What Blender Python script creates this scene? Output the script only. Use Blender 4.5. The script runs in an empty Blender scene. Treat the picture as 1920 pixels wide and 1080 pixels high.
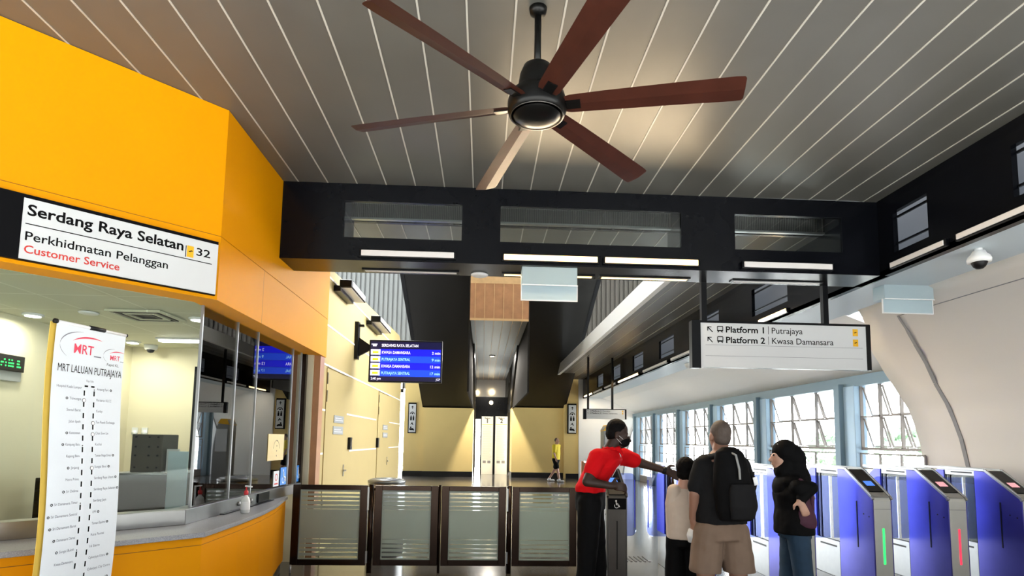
import bpy, bmesh, math, random
from mathutils import Vector as V, Matrix as M, noise
random.seed(4)
S = bpy.context.scene
COL = S.collection
# ------------------------------------------------------------------ camera
F_PX, PX, PY, ROLL = 1100.0, 960.0, 720.0, 0.0154          # focal length and optical centre (upper crop of a taller photo)
PITCH, YAW, EYE = math.radians(5.4957), math.radians(2.7653), V((0, 0, 1.55))
fw0 = V((math.sin(YAW)*math.cos(PITCH), math.cos(YAW)*math.cos(PITCH), math.sin(PITCH)))
rt0 = V((math.cos(YAW), -math.sin(YAW), 0)); up0 = rt0.cross(fw0)
rt = rt0*math.cos(ROLL) + up0*math.sin(ROLL); up = up0*math.cos(ROLL) - rt0*math.sin(ROLL)
cd = bpy.data.cameras.new('camera'); cam = bpy.data.objects.new('camera', cd); COL.objects.link(cam)
cd.sensor_width = 36; cd.lens = 36*F_PX/1920; cd.shift_y = (PY-540)/1920; cd.clip_start = .05; cd.clip_end = 500
mw = M((rt, up, -fw0)).transposed().to_4x4(); mw.translation = EYE; cam.matrix_world = mw
S.camera = cam
def ray(px, py): return rt*(px-PX) - up*(py-PY) + fw0*F_PX
def at(px, py, X=None, Y=None, Z=None):                     # the point of a known plane seen at a photo position
    r = ray(px, py)
    t = X/r.x if X is not None else Y/r.y if Y is not None else (Z-1.55)/r.z
    return EYE + r*t
# ------------------------------------------------------------------ light
W = bpy.data.worlds.new('sky'); S.world = W; W.use_nodes = True
bg = W.node_tree.nodes['Background']; bg.inputs[0].default_value = (.93, .97, 1, 1); 
def sky_glow(nt, bg, dim, bright, toward):                  # overcast sky, brighter towards the sun's side
    tc = nt.nodes.new('ShaderNodeTexCoord'); dp = nt.nodes.new('ShaderNodeVectorMath'); dp.operation = 'DOT_PRODUCT'; dp.inputs[1].default_value = V(toward).normalized()
    mr = nt.nodes.new('ShaderNodeMapRange'); mr.interpolation_type = 'SMOOTHSTEP'
    for k, v in zip((1, 2, 3, 4), (.02, .95, dim, bright)): mr.inputs[k].default_value = v
    nt.links.new(tc.outputs['Generated'], dp.inputs[0]); nt.links.new(dp.outputs['Value'], mr.inputs[0]); nt.links.new(mr.outputs[0], bg.inputs[1])
sky_glow(W.node_tree, bg, .80, 36.0, (.38, .82, .42))
S.view_settings.view_transform = 'Standard'; S.view_settings.look = 'None'
S.view_settings.exposure = 0.0; S.view_settings.gamma = 1; S.view_settings.use_curve_mapping = False
# ------------------------------------------------------------------ materials
MT = {}
def mat(n, c, r=.5, metal=0, noise_amt=0, nscale=20, bump=0, bscale=200, emit=0, spec=.5, coat=0):
    m = bpy.data.materials.new(n); m.use_nodes = True; nt = m.node_tree; b = nt.nodes['Principled BSDF']
    b.inputs['Base Color'].default_value = (*c, 1); b.inputs['Roughness'].default_value = r; b.inputs['Metallic'].default_value = metal
    b.inputs['Specular IOR Level'].default_value = spec; b.inputs['Coat Weight'].default_value = coat; b.inputs['Coat Roughness'].default_value = .08
    tc = nt.nodes.new('ShaderNodeTexCoord')
    if noise_amt:
        nz = nt.nodes.new('ShaderNodeTexNoise'); nz.inputs['Scale'].default_value = nscale; nz.inputs['Detail'].default_value = 4
        nt.links.new(tc.outputs['Object'], nz.inputs['Vector'])
        mx = nt.nodes.new('ShaderNodeMix'); mx.data_type = 'RGBA'
        mx.inputs[6].default_value = (*[x*(1-noise_amt) for x in c], 1); mx.inputs[7].default_value = (*[min(1, x*(1+noise_amt)) for x in c], 1)
        nt.links.new(nz.outputs['Fac'], mx.inputs[0]); nt.links.new(mx.outputs[2], b.inputs['Base Color'])
    if bump:
        n2 = nt.nodes.new('ShaderNodeTexNoise'); n2.inputs['Scale'].default_value = bscale; nt.links.new(tc.outputs['Object'], n2.inputs['Vector'])
        bp = nt.nodes.new('ShaderNodeBump'); bp.inputs['Strength'].default_value = bump; bp.inputs['Distance'].default_value = .002
        nt.links.new(n2.outputs['Fac'], bp.inputs['Height']); nt.links.new(bp.outputs[0], b.inputs['Normal'])
    if emit:
        b.inputs['Emission Color'].default_value = (*c, 1); b.inputs['Emission Strength'].default_value = emit
    MT[n] = m; return m
def glass(n, tint=(.93, .97, .96), rough=0., refl=1.0):
    m = bpy.data.materials.new(n); m.use_nodes = True; nt = m.node_tree; nt.nodes.clear()
    o = nt.nodes.new('ShaderNodeOutputMaterial'); t = nt.nodes.new('ShaderNodeBsdfTransparent'); t.inputs[0].default_value = (*tint, 1)
    g = nt.nodes.new('ShaderNodeBsdfGlossy'); g.inputs['Roughness'].default_value = rough; fr = nt.nodes.new('ShaderNodeFresnel'); fr.inputs[0].default_value = 1.5
    mu = nt.nodes.new('ShaderNodeMath'); mu.operation = 'MULTIPLY'; mu.inputs[1].default_value = refl; mx = nt.nodes.new('ShaderNodeMixShader')
    nt.links.new(fr.outputs[0], mu.inputs[0]); nt.links.new(mu.outputs[0], mx.inputs[0]); nt.links.new(t.outputs[0], mx.inputs[1]); nt.links.new(g.outputs[0], mx.inputs[2]); nt.links.new(mx.outputs[0], o.inputs[0])
    MT[n] = m; return m
def frosted(n, c, through=.35):
    m = bpy.data.materials.new(n); m.use_nodes = True; nt = m.node_tree; nt.nodes.clear()
    o = nt.nodes.new('ShaderNodeOutputMaterial'); d = nt.nodes.new('ShaderNodeBsdfDiffuse'); d.inputs[0].default_value = (*c, 1)
    t = nt.nodes.new('ShaderNodeBsdfTranslucent'); t.inputs[0].default_value = (*c, 1); mx = nt.nodes.new('ShaderNodeMixShader'); mx.inputs[0].default_value = through
    g = nt.nodes.new('ShaderNodeBsdfGlossy'); g.inputs['Roughness'].default_value = .35; m2 = nt.nodes.new('ShaderNodeMixShader'); m2.inputs[0].default_value = .06
    nt.links.new(d.outputs[0], mx.inputs[1]); nt.links.new(t.outputs[0], mx.inputs[2]); nt.links.new(mx.outputs[0], m2.inputs[1]); nt.links.new(g.outputs[0], m2.inputs[2]); nt.links.new(m2.outputs[0], o.inputs[0])
    MT[n] = m; return m
def tiles(n, c1, c2, mortar, size, rough, ms=.004):
    m = mat(n, c1, rough); nt = m.node_tree; b = nt.nodes['Principled BSDF']; tc = nt.nodes['Texture Coordinate']
    br = nt.nodes.new('ShaderNodeTexBrick'); br.offset = 0; br.inputs['Scale'].default_value = 1; br.inputs['Brick Width'].default_value = size; br.inputs['Row Height'].default_value = size
    br.inputs['Mortar Size'].default_value = ms; br.inputs['Color1'].default_value = (*c1, 1); br.inputs['Color2'].default_value = (*c2, 1); br.inputs['Mortar'].default_value = (*mortar, 1)
    nt.links.new(tc.outputs['Object'], br.inputs['Vector']); nt.links.new(br.outputs['Color'], b.inputs['Base Color']); return m
mat('ceiling', (.145, .142, .13), .38, .3, .10, 3, .25, 420)
mat('joint', (.50, .49, .45), .4)
mat('black_metal', (.003, .0035, .005), .28, 0, .2, 8, spec=.2)
mat('black_panel', (.0035, .004, .006), .22, 0, .2, 3, spec=.16)
mat('black_plastic', (.006, .006, .007), .4, spec=.25)
mat('stair_black', (.006, .0055, .005), .35, 0, .3, 2, spec=.25)
mat('passage_side', (.02, .018, .016), .8, spec=.1)
mat('beige_wall', (.47, .36, .155), .6, 0, .04, 2, spec=.2)  # darker copy of beige; strong light on the side wall offset in its colour
mat('rib_brown', (.045, .038, .031), .6, 0, .1, 2)
mat('yellow', (.80, .315, .0), .5, 0, .04, 1.5, spec=.10)
mat('yellow_seam', (.30, .12, .002), .6)
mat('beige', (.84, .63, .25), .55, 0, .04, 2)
mat('beige_strip', (.92, .88, .78), .5)
mat('cream', (.72, .66, .48), .6, 0, .03, 2)
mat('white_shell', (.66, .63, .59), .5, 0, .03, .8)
mat('soffit', (.52, .60, .66), .4, 0, .03, 1)  # blue sky reflection is put into this light grey soffit colour
mat('groove', (.24, .24, .25), .6)
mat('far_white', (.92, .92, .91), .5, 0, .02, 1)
mat('corrugated', (.34, .35, .35), .45, .3, .06, 2)
mat('wood', (.42, .20, .09), .45, 0, .25, 6)
mat('wood_pale', (.62, .38, .18), .45, 0, .2, 6)
mat('dark_ceiling', (.09, .075, .062), .4)
mat('steel', (.36, .365, .36), .28, 1, .08, 12)
mat('brushed', (.32, .33, .33), .36, .8, .06, 20)
mat('gate_front', (.60, .62, .60), .4, .25, .05, 10)
mat('dark_steel', (.11, .105, .10), .3, .9, .15, 6)
mat('bronze', (.034, .021, .015), .22, .85, .3, 3)
mat('blue_metal', (.065, .065, .34), .30, .65, .35, 2.5)
mat('blue_panel', (.03, .04, .85), .3, 0, .2, 3)
mat('column_blue', (.17, .26, .33), .45, .2, .05, 2)
mat('window_blue', (.38, .55, .72), .4, .1)
mat('sash', (.27, .25, .24), .5)
mat('granite', (.30, .31, .34), .35, 0, .7, 160)
mat('white_paint', (.82, .83, .84), .4)
mat('sign_white', (.66, .68, .70), .45)
mat('banner_white', (.72, .78, .84), .5)
mat('banner_back', (.80, .55, .10), .5)
mat('ink', (.003, .003, .004), .5, spec=.08)
mat('ink_grey', (.18, .19, .24), .6)
mat('ink_red', (.60, .03, .02), .5)
mat('ink_pink', (.72, .02, .08), .5)
mat('badge_yellow', (.86, .47, .01), .5)
mat('sticker_blue', (.02, .22, .68), .4)
mat('paper_cream', (.74, .58, .30), .7, 0, .08, 12)
mat('fan_wood', (.045, .012, .007), .45, 0, .35, 9, spec=.25)
mat('fan_black', (.003, .003, .003), .3, spec=.25)
mat('grey_plastic', (.30, .31, .31), .5)
mat('cabinet', (.055, .05, .035), .5, 0, .1, 4)
mat('monitor_back', (.10, .125, .13), .4)
mat('lamp_lit', (1, .70, .33), .4, emit=2.6)
mat('lamp_off', (.78, .75, .74), .4)
mat('lamp_white', (1, .97, .88), .4, emit=7)
mat('spot_warm', (1, .78, .45), .4, emit=14)
mat('led_green', (.02, .9, .12), .4, emit=2.2)
mat('led_red', (.95, .03, .07), .4, emit=1.6)
mat('screen_navy', (.002, .002, .05), .3, emit=.6)
mat('screen_blue', (.003, .005, .80), .3, emit=1.0)
mat('screen_blue2', (.006, .06, .80), .3, emit=1.0)
mat('screen_text', (.80, .78, .95), .4, emit=1.1)
mat('screen_cyan', (.35, .75, .95), .4, emit=1.0)
mat('screen_yellow', (.85, .72, .02), .4, emit=1.0)
mat('reader_blue', (.06, .20, .75), .4, emit=.8)
mat('reader_pink', (.75, .35, .40), .4, emit=.7)
mat('skin_dark', (.030, .012, .007), .55, 0, .1, 20)
mat('skin', (.30, .155, .105), .5, 0, .08, 20)
mat('skin_light', (.52, .30, .22), .5, 0, .08, 20)
mat('hair', (.003, .0026, .0025), .7, 0, .3, 60, .6, 300, spec=.1)
mat('hair_short', (.075, .055, .045), .7, 0, .3, 90, .4, 400)
mat('red_cloth', (.62, .006, .010), .8, 0, .08, 10, .2, 250, spec=.08)
mat('black_cloth', (.003, .003, .0035), .75, 0, .2, 10, .2, 250, spec=.1)
mat('charcoal_cloth', (.011, .011, .012), .8, 0, .2, 10, .2, 250, spec=.1)
mat('cream_cloth', (.60, .50, .41), .8, 0, .06, 12, .2, 250)
mat('khaki_cloth', (.20, .135, .095), .8, 0, .2, 7, .2, 250)
mat('denim', (.010, .036, .075), .8, 0, .3, 12, .3, 300)
mat('maroon_cloth', (.050, .006, .025), .7, 0, .3, 8)
mat('yellow_cloth', (.80, .62, .02), .7)
mat('shoe_white', (.75, .75, .75), .6)
mat('shoe_dark', (.02, .02, .02), .5)
mat('ground', (.50, .52, .48), .9, 0, .1, .2)
mat('leaf', (.42, .58, .42), .7, 0, .5, 1.2)  # pale green: haze and overexposure put into the leaf colour
mat('bark', (.12, .09, .06), .9)
mat('sanitiser', (.70, .72, .72), .15)
mat('pump_red', (.65, .03, .04), .4)
glass('pane'); glass('dark_pane', (.10, .12, .12), 0, 1.6); glass('window_pane', (.97, .97, .97), 0, .35); glass('flap_glass', (.62, .68, .95), .02, .8); glass('teal_pane', (.62, .80, .80), .02, 1)  # flap_glass: blue LED light put into the tint
glass('booth_pane', (.90, .95, .93), 0, 2.2); glass('front_pane', (.93, .96, .95), 0, .35)
frosted('frost', (.56, .64, .58), .5); frosted('sky_sheet_grey', (.20, .205, .22), .5); frosted('acrylic', (.62, .74, .80), .5)
tiles('floor_tile', (.085, .075, .066), (.095, .084, .074), (.04, .038, .035), .6, .13)
tiles('bounce_tile', (.52, .50, .46), (.56, .54, .50), (.3, .3, .28), .6, .3)
tiles('booth_ceiling', (.66, .66, .50), (.63, .63, .48), (.82, .82, .68), .6, .55, .008)
# ------------------------------------------------------------------ mesh helpers
class Fr:                                                   # a local frame: a along r, b along u, c towards the viewer
    def __init__(s, o, r, u): s.o, s.r, s.u = V(o), V(r).normalized(), V(u).normalized(); s.n = s.r.cross(s.u).normalized()
    def __call__(s, a, b, c=0): return s.o + s.r*a + s.u*b + s.n*c
class MB:
    def __init__(s): s.v, s.f, s.mi, s.sm = [], [], [], []
    def add(s, vs, fs, mi=0, sm=False):
        k = len(s.v); s.v += [V(x) for x in vs]
        for f in fs: s.f.append([k+i for i in f]); s.mi.append(mi); s.sm.append(sm)
        return s
    def hexa(s, p, mi=0):                                   # 8 points: bottom loop, top loop
        return s.add(p, [(3, 2, 1, 0), (4, 5, 6, 7), (0, 1, 5, 4), (1, 2, 6, 5), (2, 3, 7, 6), (3, 0, 4, 7)], mi)
    def box(s, x0, x1, y0, y1, z0, z1, mi=0):
        return s.hexa([(x0, y0, z0), (x1, y0, z0), (x1, y1, z0), (x0, y1, z0), (x0, y0, z1), (x1, y0, z1), (x1, y1, z1), (x0, y1, z1)], mi)
    def fbox(s, f, a0, a1, b0, b1, c0, c1, mi=0):
        return s.hexa([f(a0, b0, c1), f(a1, b0, c1), f(a1, b0, c0), f(a0, b0, c0), f(a0, b1, c1), f(a1, b1, c1), f(a1, b1, c0), f(a0, b1, c0)], mi)
    def prism(s, pts, d, mi=0):                             # polygon extruded by d
        n = len(pts); d = V(d); a = [V(p) for p in pts]
        return s.add(a + [p+d for p in a], [tuple(range(n))[::-1], tuple(range(n, 2*n))] + [(i, (i+1) % n, n+(i+1) % n, n+i) for i in range(n)], mi)
    def bar(s, p, q, w, h=None, mi=0, upv=(0, 0, 1)):
        p, q = V(p), V(q); d = (q-p).normalized(); u = V(upv)
        if abs(d.dot(u)) > .95: u = V((0, 1, 0))
        x = d.cross(u).normalized()*w/2; y = x.cross(d).normalized()*(h or w)/2
        return s.hexa([p-x-y, p+x-y, p+x+y, p-x+y, q-x-y, q+x-y, q+x+y, q-x+y], mi)
    def tube(s, pts, r, seg=10, mi=0):
        pts = [V(p) for p in pts]; n = len(pts); rs = r if isinstance(r, (list, tuple)) else [r]*n; vs = []; fs = []
        ref = V((0, 0, 1)) if abs((pts[-1]-pts[0]).normalized().z) < .9 else V((1, 0, 0))
        for i, p in enumerate(pts):
            d = (pts[min(i+1, n-1)]-pts[max(i-1, 0)]).normalized(); x = d.cross(ref).normalized(); y = x.cross(d)
            vs += [p + (x*math.cos(t*math.tau/seg) + y*math.sin(t*math.tau/seg))*rs[i] for t in range(seg)]
        for i in range(n-1): fs += [(i*seg+j, i*seg+(j+1) % seg, (i+1)*seg+(j+1) % seg, (i+1)*seg+j) for j in range(seg)]
        fs += [tuple(range(seg))[::-1], tuple((n-1)*seg+j for j in range(seg))]
        return s.add(vs, fs, mi, True)
    def lathe(s, o, prof, seg=28, mi=0, axis=None):         # profile of (r, z) about a vertical through o
        o = V(o); ax = V(axis).normalized() if axis else V((0, 0, 1)); x = ax.orthogonal().normalized(); y = ax.cross(x); vs = []
        for r, z in prof: vs += [o + ax*z + (x*math.cos(t*math.tau/seg)+y*math.sin(t*math.tau/seg))*max(r, 1e-4) for t in range(seg)]
        fs = []
        for i in range(len(prof)-1): fs += [(i*seg+j, i*seg+(j+1) % seg, (i+1)*seg+(j+1) % seg, (i+1)*seg+j) for j in range(seg)]
        fs += [tuple(range(seg))[::-1], tuple((len(prof)-1)*seg+j for j in range(seg))]
        return s.add(vs, fs, mi, True)
    def disc(s, f, a, b, r, c0, c1, mi=0, seg=20):
        return s.prism([f(a+r*math.cos(t*math.tau/seg), b+r*math.sin(t*math.tau/seg), c0) for t in range(seg)], f.n*(c1-c0), mi)
    def ring(s, f, a, b, r0, r1, c0, c1, mi=0, seg=20, t0=0, t1=1):
        n = seg
        for i in range(n):
            A, B = (t0+(t1-t0)*i/n)*math.tau, (t0+(t1-t0)*(i+1)/n)*math.tau
            q = [(r0, A), (r1, A), (r1, B), (r0, B)]
            s.prism([f(a+r*math.cos(t), b+r*math.sin(t), c0) for r, t in q], f.n*(c1-c0), mi)
        return s
    def build(s, name, mats, parent=None, bevel=0):
        me = bpy.data.meshes.new(name); me.from_pydata([tuple(v) for v in s.v], [], s.f)
        for m in ([mats] if isinstance(mats, str) else mats): me.materials.append(MT[m])
        for p, mi, sm in zip(me.polygons, s.mi, s.sm): p.material_index = mi; p.use_smooth = sm
        bm = bmesh.new(); bm.from_mesh(me); bmesh.ops.recalc_face_normals(bm, faces=bm.faces); bm.to_mesh(me); bm.free()
        o = bpy.data.objects.new(name, me); COL.objects.link(o)
        if bevel:
            b = o.modifiers.new('edge', 'BEVEL'); b.width = bevel; b.segments = 2; b.limit_method = 'ANGLE'
        adopt(o, parent); return o
def world_of(p):
    m = p.matrix_basis.copy()
    return world_of(p.parent) @ p.matrix_parent_inverse @ m if p.parent else m
def adopt(o, p):
    if p is not None: o.parent = p; o.matrix_parent_inverse = world_of(p).inverted()
def tag(o, label=None, cat=None, group=None, kind=None):
    for k, v in (('label', label), ('category', cat), ('group', group), ('kind', kind)):
        if v: o[k] = v
    return o
def thing(name, label, cat, loc=(0, 0, 0), group=None):
    o = bpy.data.objects.new(name, None); COL.objects.link(o); o.location = loc; o.empty_display_size = .1
    return tag(o, label, cat, group)
def struct(mb, name, mats, label=None, parent=None, bevel=0, cat=None):
    o = mb.build(name, mats, parent, bevel)
    if parent is None: tag(o, label, cat, None, 'structure')
    return o
def copy_tree(o, parent=None):
    c = o.copy(); COL.objects.link(c)
    if parent is not None: c.parent = parent
    for ch in list(o.children): copy_tree(ch, c)
    return c
FONT = {}
def text_mb(mb, f, body, a0, a1, b0, cap, c=.002, mi=0, bold=0, depth=.0015, align='fit'):
    """lettering between a0 and a1 on frame f, baseline b0, capital height cap"""
    key = (body, bold)
    if key not in FONT:
        cu = bpy.data.curves.new('t', 'FONT'); cu.body = body; cu.offset = bold; cu.resolution_u = 3
        ob = bpy.data.objects.new('t', cu); COL.objects.link(ob); dg = bpy.context.evaluated_depsgraph_get(); me = bpy.data.meshes.new_from_object(ob.evaluated_get(dg))
        FONT[key] = ([v.co.copy() for v in me.vertices], [tuple(p.vertices) for p in me.polygons])
        bpy.data.objects.remove(ob); bpy.data.curves.remove(cu); bpy.data.meshes.remove(me)
    vs, fs = FONT[key]
    if not vs: return mb
    x0 = min(v.x for v in vs); x1 = max(v.x for v in vs); k = cap/.69; w = (x1-x0)*k
    if align == 'fit': sx = (a1-a0)/(x1-x0); o = a0
    else:
        sx = k; o = a0 if align == 'left' else a1-w if align == 'right' else (a0+a1-w)/2
    mb.add([f(o+(v.x-x0)*sx, b0+v.y*k, c) for v in vs], fs, mi); return mb
# ------------------------------------------------------------------ flesh: unions of round forms fused to one skin
class Flesh:
    def __init__(s): s.mb = MB()
    def ball(s, c, r, ax=None):
        c = V(c); rx, ry, rz = (r, r, r) if isinstance(r, (int, float)) else r; ax = ax or (V((1, 0, 0)), V((0, 1, 0)), V((0, 0, 1))); n, m = 16, 10; vs = []; fs = []
        for i in range(1, m):
            t = math.pi*i/m
            for j in range(n):
                p = math.tau*j/n; vs.append(c + ax[0]*rx*math.sin(t)*math.cos(p) + ax[1]*ry*math.sin(t)*math.sin(p) + ax[2]*rz*math.cos(t))
        for i in range(m-2): fs += [(i*n+j, i*n+(j+1) % n, (i+1)*n+(j+1) % n, (i+1)*n+j) for j in range(n)]
        vs += [c+ax[2]*rz, c-ax[2]*rz]; T = len(vs)-2
        fs += [(T, (j+1) % n, j) for j in range(n)] + [(T+1, (m-2)*n+j, (m-2)*n+(j+1) % n) for j in range(n)]
        s.mb.add(vs, fs, 0, True); return s
    def limb(s, pts, rs):
        for p, r in zip(pts, rs): s.ball(p, r)
        for i in range(len(pts)-1):
            if (V(pts[i+1])-V(pts[i])).length > 1e-4: s.mb.tube([pts[i], pts[i+1]], [rs[i], rs[i+1]], 14)
        return s
    def loft(s, rings, lat, fwd):                           # rings of (centre, half width, half depth)
        n = 24; vs = []; fs = []
        for c, rx, ry in rings: vs += [V(c) + lat*rx*math.cos(t*math.tau/n) + fwd*ry*math.sin(t*math.tau/n) for t in range(n)]
        for i in range(len(rings)-1): fs += [(i*n+j, i*n+(j+1) % n, (i+1)*n+(j+1) % n, (i+1)*n+j) for j in range(n)]
        fs += [tuple(range(n))[::-1], tuple((len(rings)-1)*n+j for j in range(n))]
        s.mb.add(vs, fs, 0, True); return s
    def hand(s, w, d, side, palm, curl=.35, k=1.0, spread=.0):
        d, side, palm = V(d).normalized(), V(side).normalized(), V(palm).normalized(); w = V(w)
        s.ball(w+d*.048*k, (.040*k, .050*k, .016*k), (side, d, palm)); s.limb([w, w+d*.03*k], [.026*k, .024*k])
        for i, L in enumerate((.074, .083, .077, .060)):
            p = w + d*.085*k + side*(.030-.020*i)*k; a = .0; pts = [w+d*.05*k+side*(.022-.015*i)*k, p]
            for q, fr in enumerate((.45, .32, .23)):
                a += curl*(.7+.15*i+.3*q); dd = d*math.cos(a) + palm*math.sin(a) + side*spread*(1.5-i)
                p = p + dd.normalized()*L*fr*k; pts.append(p)
            s.limb(pts, [.010*k, .0100*k, .0090*k, .0082*k, .0072*k])
        p0 = w+d*.022*k+side*.026*k; p1 = p0+(d*.6+side*.8+palm*.2).normalized()*.038*k; p2 = p1+(d*.85+side*.35+palm*.35).normalized()*.032*k
        s.limb([p0, p1, p2], [.014*k, .0110*k, .0085*k]); return s
    def head(s, c, fwd, upv, k=1.0, neck=None, ears=True):
        c, fwd, upv = V(c), V(fwd).normalized(), V(upv).normalized(); lat = fwd.cross(upv).normalized(); upv = lat.cross(fwd); ax = (lat, fwd, upv)
        P = lambda l, f, u: c + (lat*l+fwd*f+upv*u)*k
        s.ball(P(0, -.012, .030), (.074*k, .093*k, .090*k), ax); s.ball(P(0, .025, -.025), (.062*k, .068*k, .080*k), ax); s.ball(P(0, .038, -.078), (.044*k, .048*k, .036*k), ax)
        s.ball(P(0, .072, .012), (.050*k, .020*k, .018*k), ax)
        s.limb([P(0, .088, .005), P(0, .108, -.030)], [.011*k, .0155*k]); s.ball(P(0, .085, -.062), (.026*k, .014*k, .011*k), ax)
        if ears:
            for q in (-1, 1): s.ball(P(.076*q, -.008, -.012), (.012*k, .020*k, .032*k), ax)
        if neck is not None: s.limb([P(0, -.022, -.05), V(neck)], [.056*k, .062*k])
        return s
    def build(s, name, m, parent=None, voxel=.008, smooth=4, fold=0, fscale=9, cut=None):
        o = s.mb.build(name, m); md = o.modifiers.new('r', 'REMESH'); md.mode = 'VOXEL'; md.voxel_size = voxel; md.use_smooth_shade = True
        if smooth:
            sm = o.modifiers.new('s', 'SMOOTH'); sm.iterations = smooth; sm.factor = .5
        dg = bpy.context.evaluated_depsgraph_get(); me = bpy.data.meshes.new_from_object(o.evaluated_get(dg)); old = o.data
        o.modifiers.clear(); o.data = me; bpy.data.meshes.remove(old); me.name = name
        if not me.materials: me.materials.append(MT[m])
        if fold:
            ns = [v.normal.copy() for v in me.vertices]
            for v, n in zip(me.vertices, ns):
                q = v.co*fscale; v.co += n*fold*(noise.noise(V((q.x, q.y, q.z*.6)))+.5*noise.noise(q*2.3))
        if cut:                                             # keep only where cut(co) is true
            bm = bmesh.new(); bm.from_mesh(me); bmesh.ops.delete(bm, geom=[v for v in bm.verts if not cut(v.co)], context='VERTS'); bm.to_mesh(me); bm.free()
        for p in me.polygons: p.use_smooth = True
        adopt(o, parent); return o
X_, Y_, Z_ = V((1, 0, 0)), V((0, 1, 0)), V((0, 0, 1))
ZC, ZB, YB, YB2, XL = 4.17, 3.36, 5.92, 6.38, 4.20          # ceiling height, bulkhead bottom, bulkhead front / back, long bulkhead
# ================================================================== the setting
struct(MB().box(-9, 9, 2.5, 34, -.2, 0), 'floor', 'floor_tile', 'dark polished stone tile floor of the concourse')
struct(MB().box(-14, 14, -14, 2.5, -.2, 0), 'floor_bounce', 'bounce_tile', 'unseen pale floor added behind the viewer to bounce light upwards')  # unseen pale floor, added to bounce sky light onto the ceiling
struct(MB().box(-150, 150, -60, 300, -6.4, -6), 'ground', 'ground', 'pale ground far below the concourse windows')
def slat_ceiling(name, x0, x1, y0, y1, z, label, sp=.3, ph=-.75):
    mb = MB().box(x0, x1, y0, y1, z+.004, z+.12)
    k = math.ceil((x0-ph)/sp)
    while ph+k*sp < x1-.02:
        x = ph+k*sp; mb.box(x-.006, x+.006, y0, y1, z-.001, z+.006, 1); k += 1
    return struct(mb, name, ['ceiling', 'joint'], label)
slat_ceiling('ceiling', -9, 4.35, 1.8, YB+.02, ZC, 'grey slatted metal ceiling over the entrance hall')
slat_ceiling('ceiling_beyond', -2.2, 4.35, YB2-.05, 8.6, ZC, 'grey slatted ceiling behind the dark bulkhead')
slat_ceiling('ceiling_right', 2.95, 4.35, 8.6, 24.6, ZC, 'grey slatted ceiling strip beside the long dark bulkhead')
struct(MB().box(2.85, 2.95, 8.6, 24.6, ZC-.06, ZC+.3), 'trim_1', 'far_white', 'pale edge of the ceiling beside the open hall')
struct(MB().box(-9, 4.35, 8.6, 8.75, ZC-.02, ZC+3), 'trim_2', 'black_panel', 'black fascia where the slatted ceiling ends')
# transverse bulkhead with open panels
ops = [(-1.47, -.26), (.14, 2.05), (2.63, 3.80)]; oz0, oz1 = 3.60, 3.985
mb = MB()
for y0, y1, lo, hi in ((YB, YB+.05, oz0, oz1), (YB2-.05, YB2, 3.62, 3.92)):
    mb.box(-2.1, XL+.1, y0, y1, ZB, lo).box(-2.1, XL+.1, y0, y1, hi, ZC)
    e = [-2.1]+[v for p in ops for v in p]+[XL+.1]
    for i in range(0, len(e), 2): mb.box(e[i], e[i+1], y0, y1, lo, hi)
mb.box(-2.1, XL+.1, YB+.05, YB2-.05, ZB, ZB+.05)
e = [-2.1]+[v for p in ops for v in p]+[XL+.1]
for i in range(0, len(e), 2): mb.box(e[i], e[i+1], YB+.05, YB2-.05, ZB+.05, ZC)
struct(mb, 'beam', 'black_panel', 'black bulkhead with open panels spanning the hall over the gates')
for i, (a, b) in enumerate(ops):
    mb = MB(); mb.box(a, b, YB2-.12, YB2-.10, 3.93, 4.12)                     # perforated plate with rails
    for k in range(int((b-a)/.02)): mb.box(a+k*.02, a+k*.02+.008, YB2-.124, YB2-.12, 3.94, 4.10, 1)
    mb.box(a, b, YB2-.16, YB2-.10, 4.10, 4.125, 2).box(a, b, YB2-.15, YB2-.10, 3.915, 3.935, 2)
    struct(mb, 'trim_%d' % (3+i), ['dark_steel', 'black_metal', 'steel'], 'perforated dark metal strip behind bulkhead opening %s' % ('near the yellow booth', 'over the lit lamps', 'over the platform sign')[i])
    struct(MB().box(a, b, YB+.02, YB+.03, oz0, oz1), 'window_%d' % (1+i), 'pane', 'clear pane in the bulkhead opening %s' % ('near the yellow booth', 'over the lit lamps', 'over the platform sign')[i])
# long bulkhead along the right
lo = [(3.2, 4.32), (5.22, 5.69), (7.82, 8.9), (10.2, 11.3), (12.7, 13.8), (15.2, 16.3), (17.8, 18.9), (20.4, 21.5)]
lz0, lz1 = 3.54, 3.97
mb = MB()
for x0, x1 in ((XL, XL+.05),):
    mb.box(x0, x1, 2.6, 25, ZB, lz0).box(x0, x1, 2.6, 25, lz1, ZC+.1)
    e = [2.6]+[v for p in lo for v in p]+[25]
    for i in range(0, len(e), 2): mb.box(x0, x1, e[i], e[i+1], lz0, lz1)
mb.box(XL, XL+.12, 2.6, 25, ZB, ZB+.04)
struct(mb, 'beam_right', 'black_panel', 'long black bulkhead with open panels running along the window side')
struct(MB().box(XL+.30, XL+.32, 2.6, 25, ZB+.1, ZC+.1), 'window_20', 'sky_sheet_grey', 'translucent grey sheet added behind the long bulkhead openings to dim the sky')  # added sheet: dims the sky so the openings look lit grey
mb = MB()
for a, b in lo:
    mb.box(XL+.04, XL+.06, a, b, 3.63, 3.65).box(XL+.04, XL+.06, a, b, 3.91, 3.93)
struct(mb, 'trim_6', 'black_metal', 'thin rails across the openings of the long bulkhead')
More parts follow.
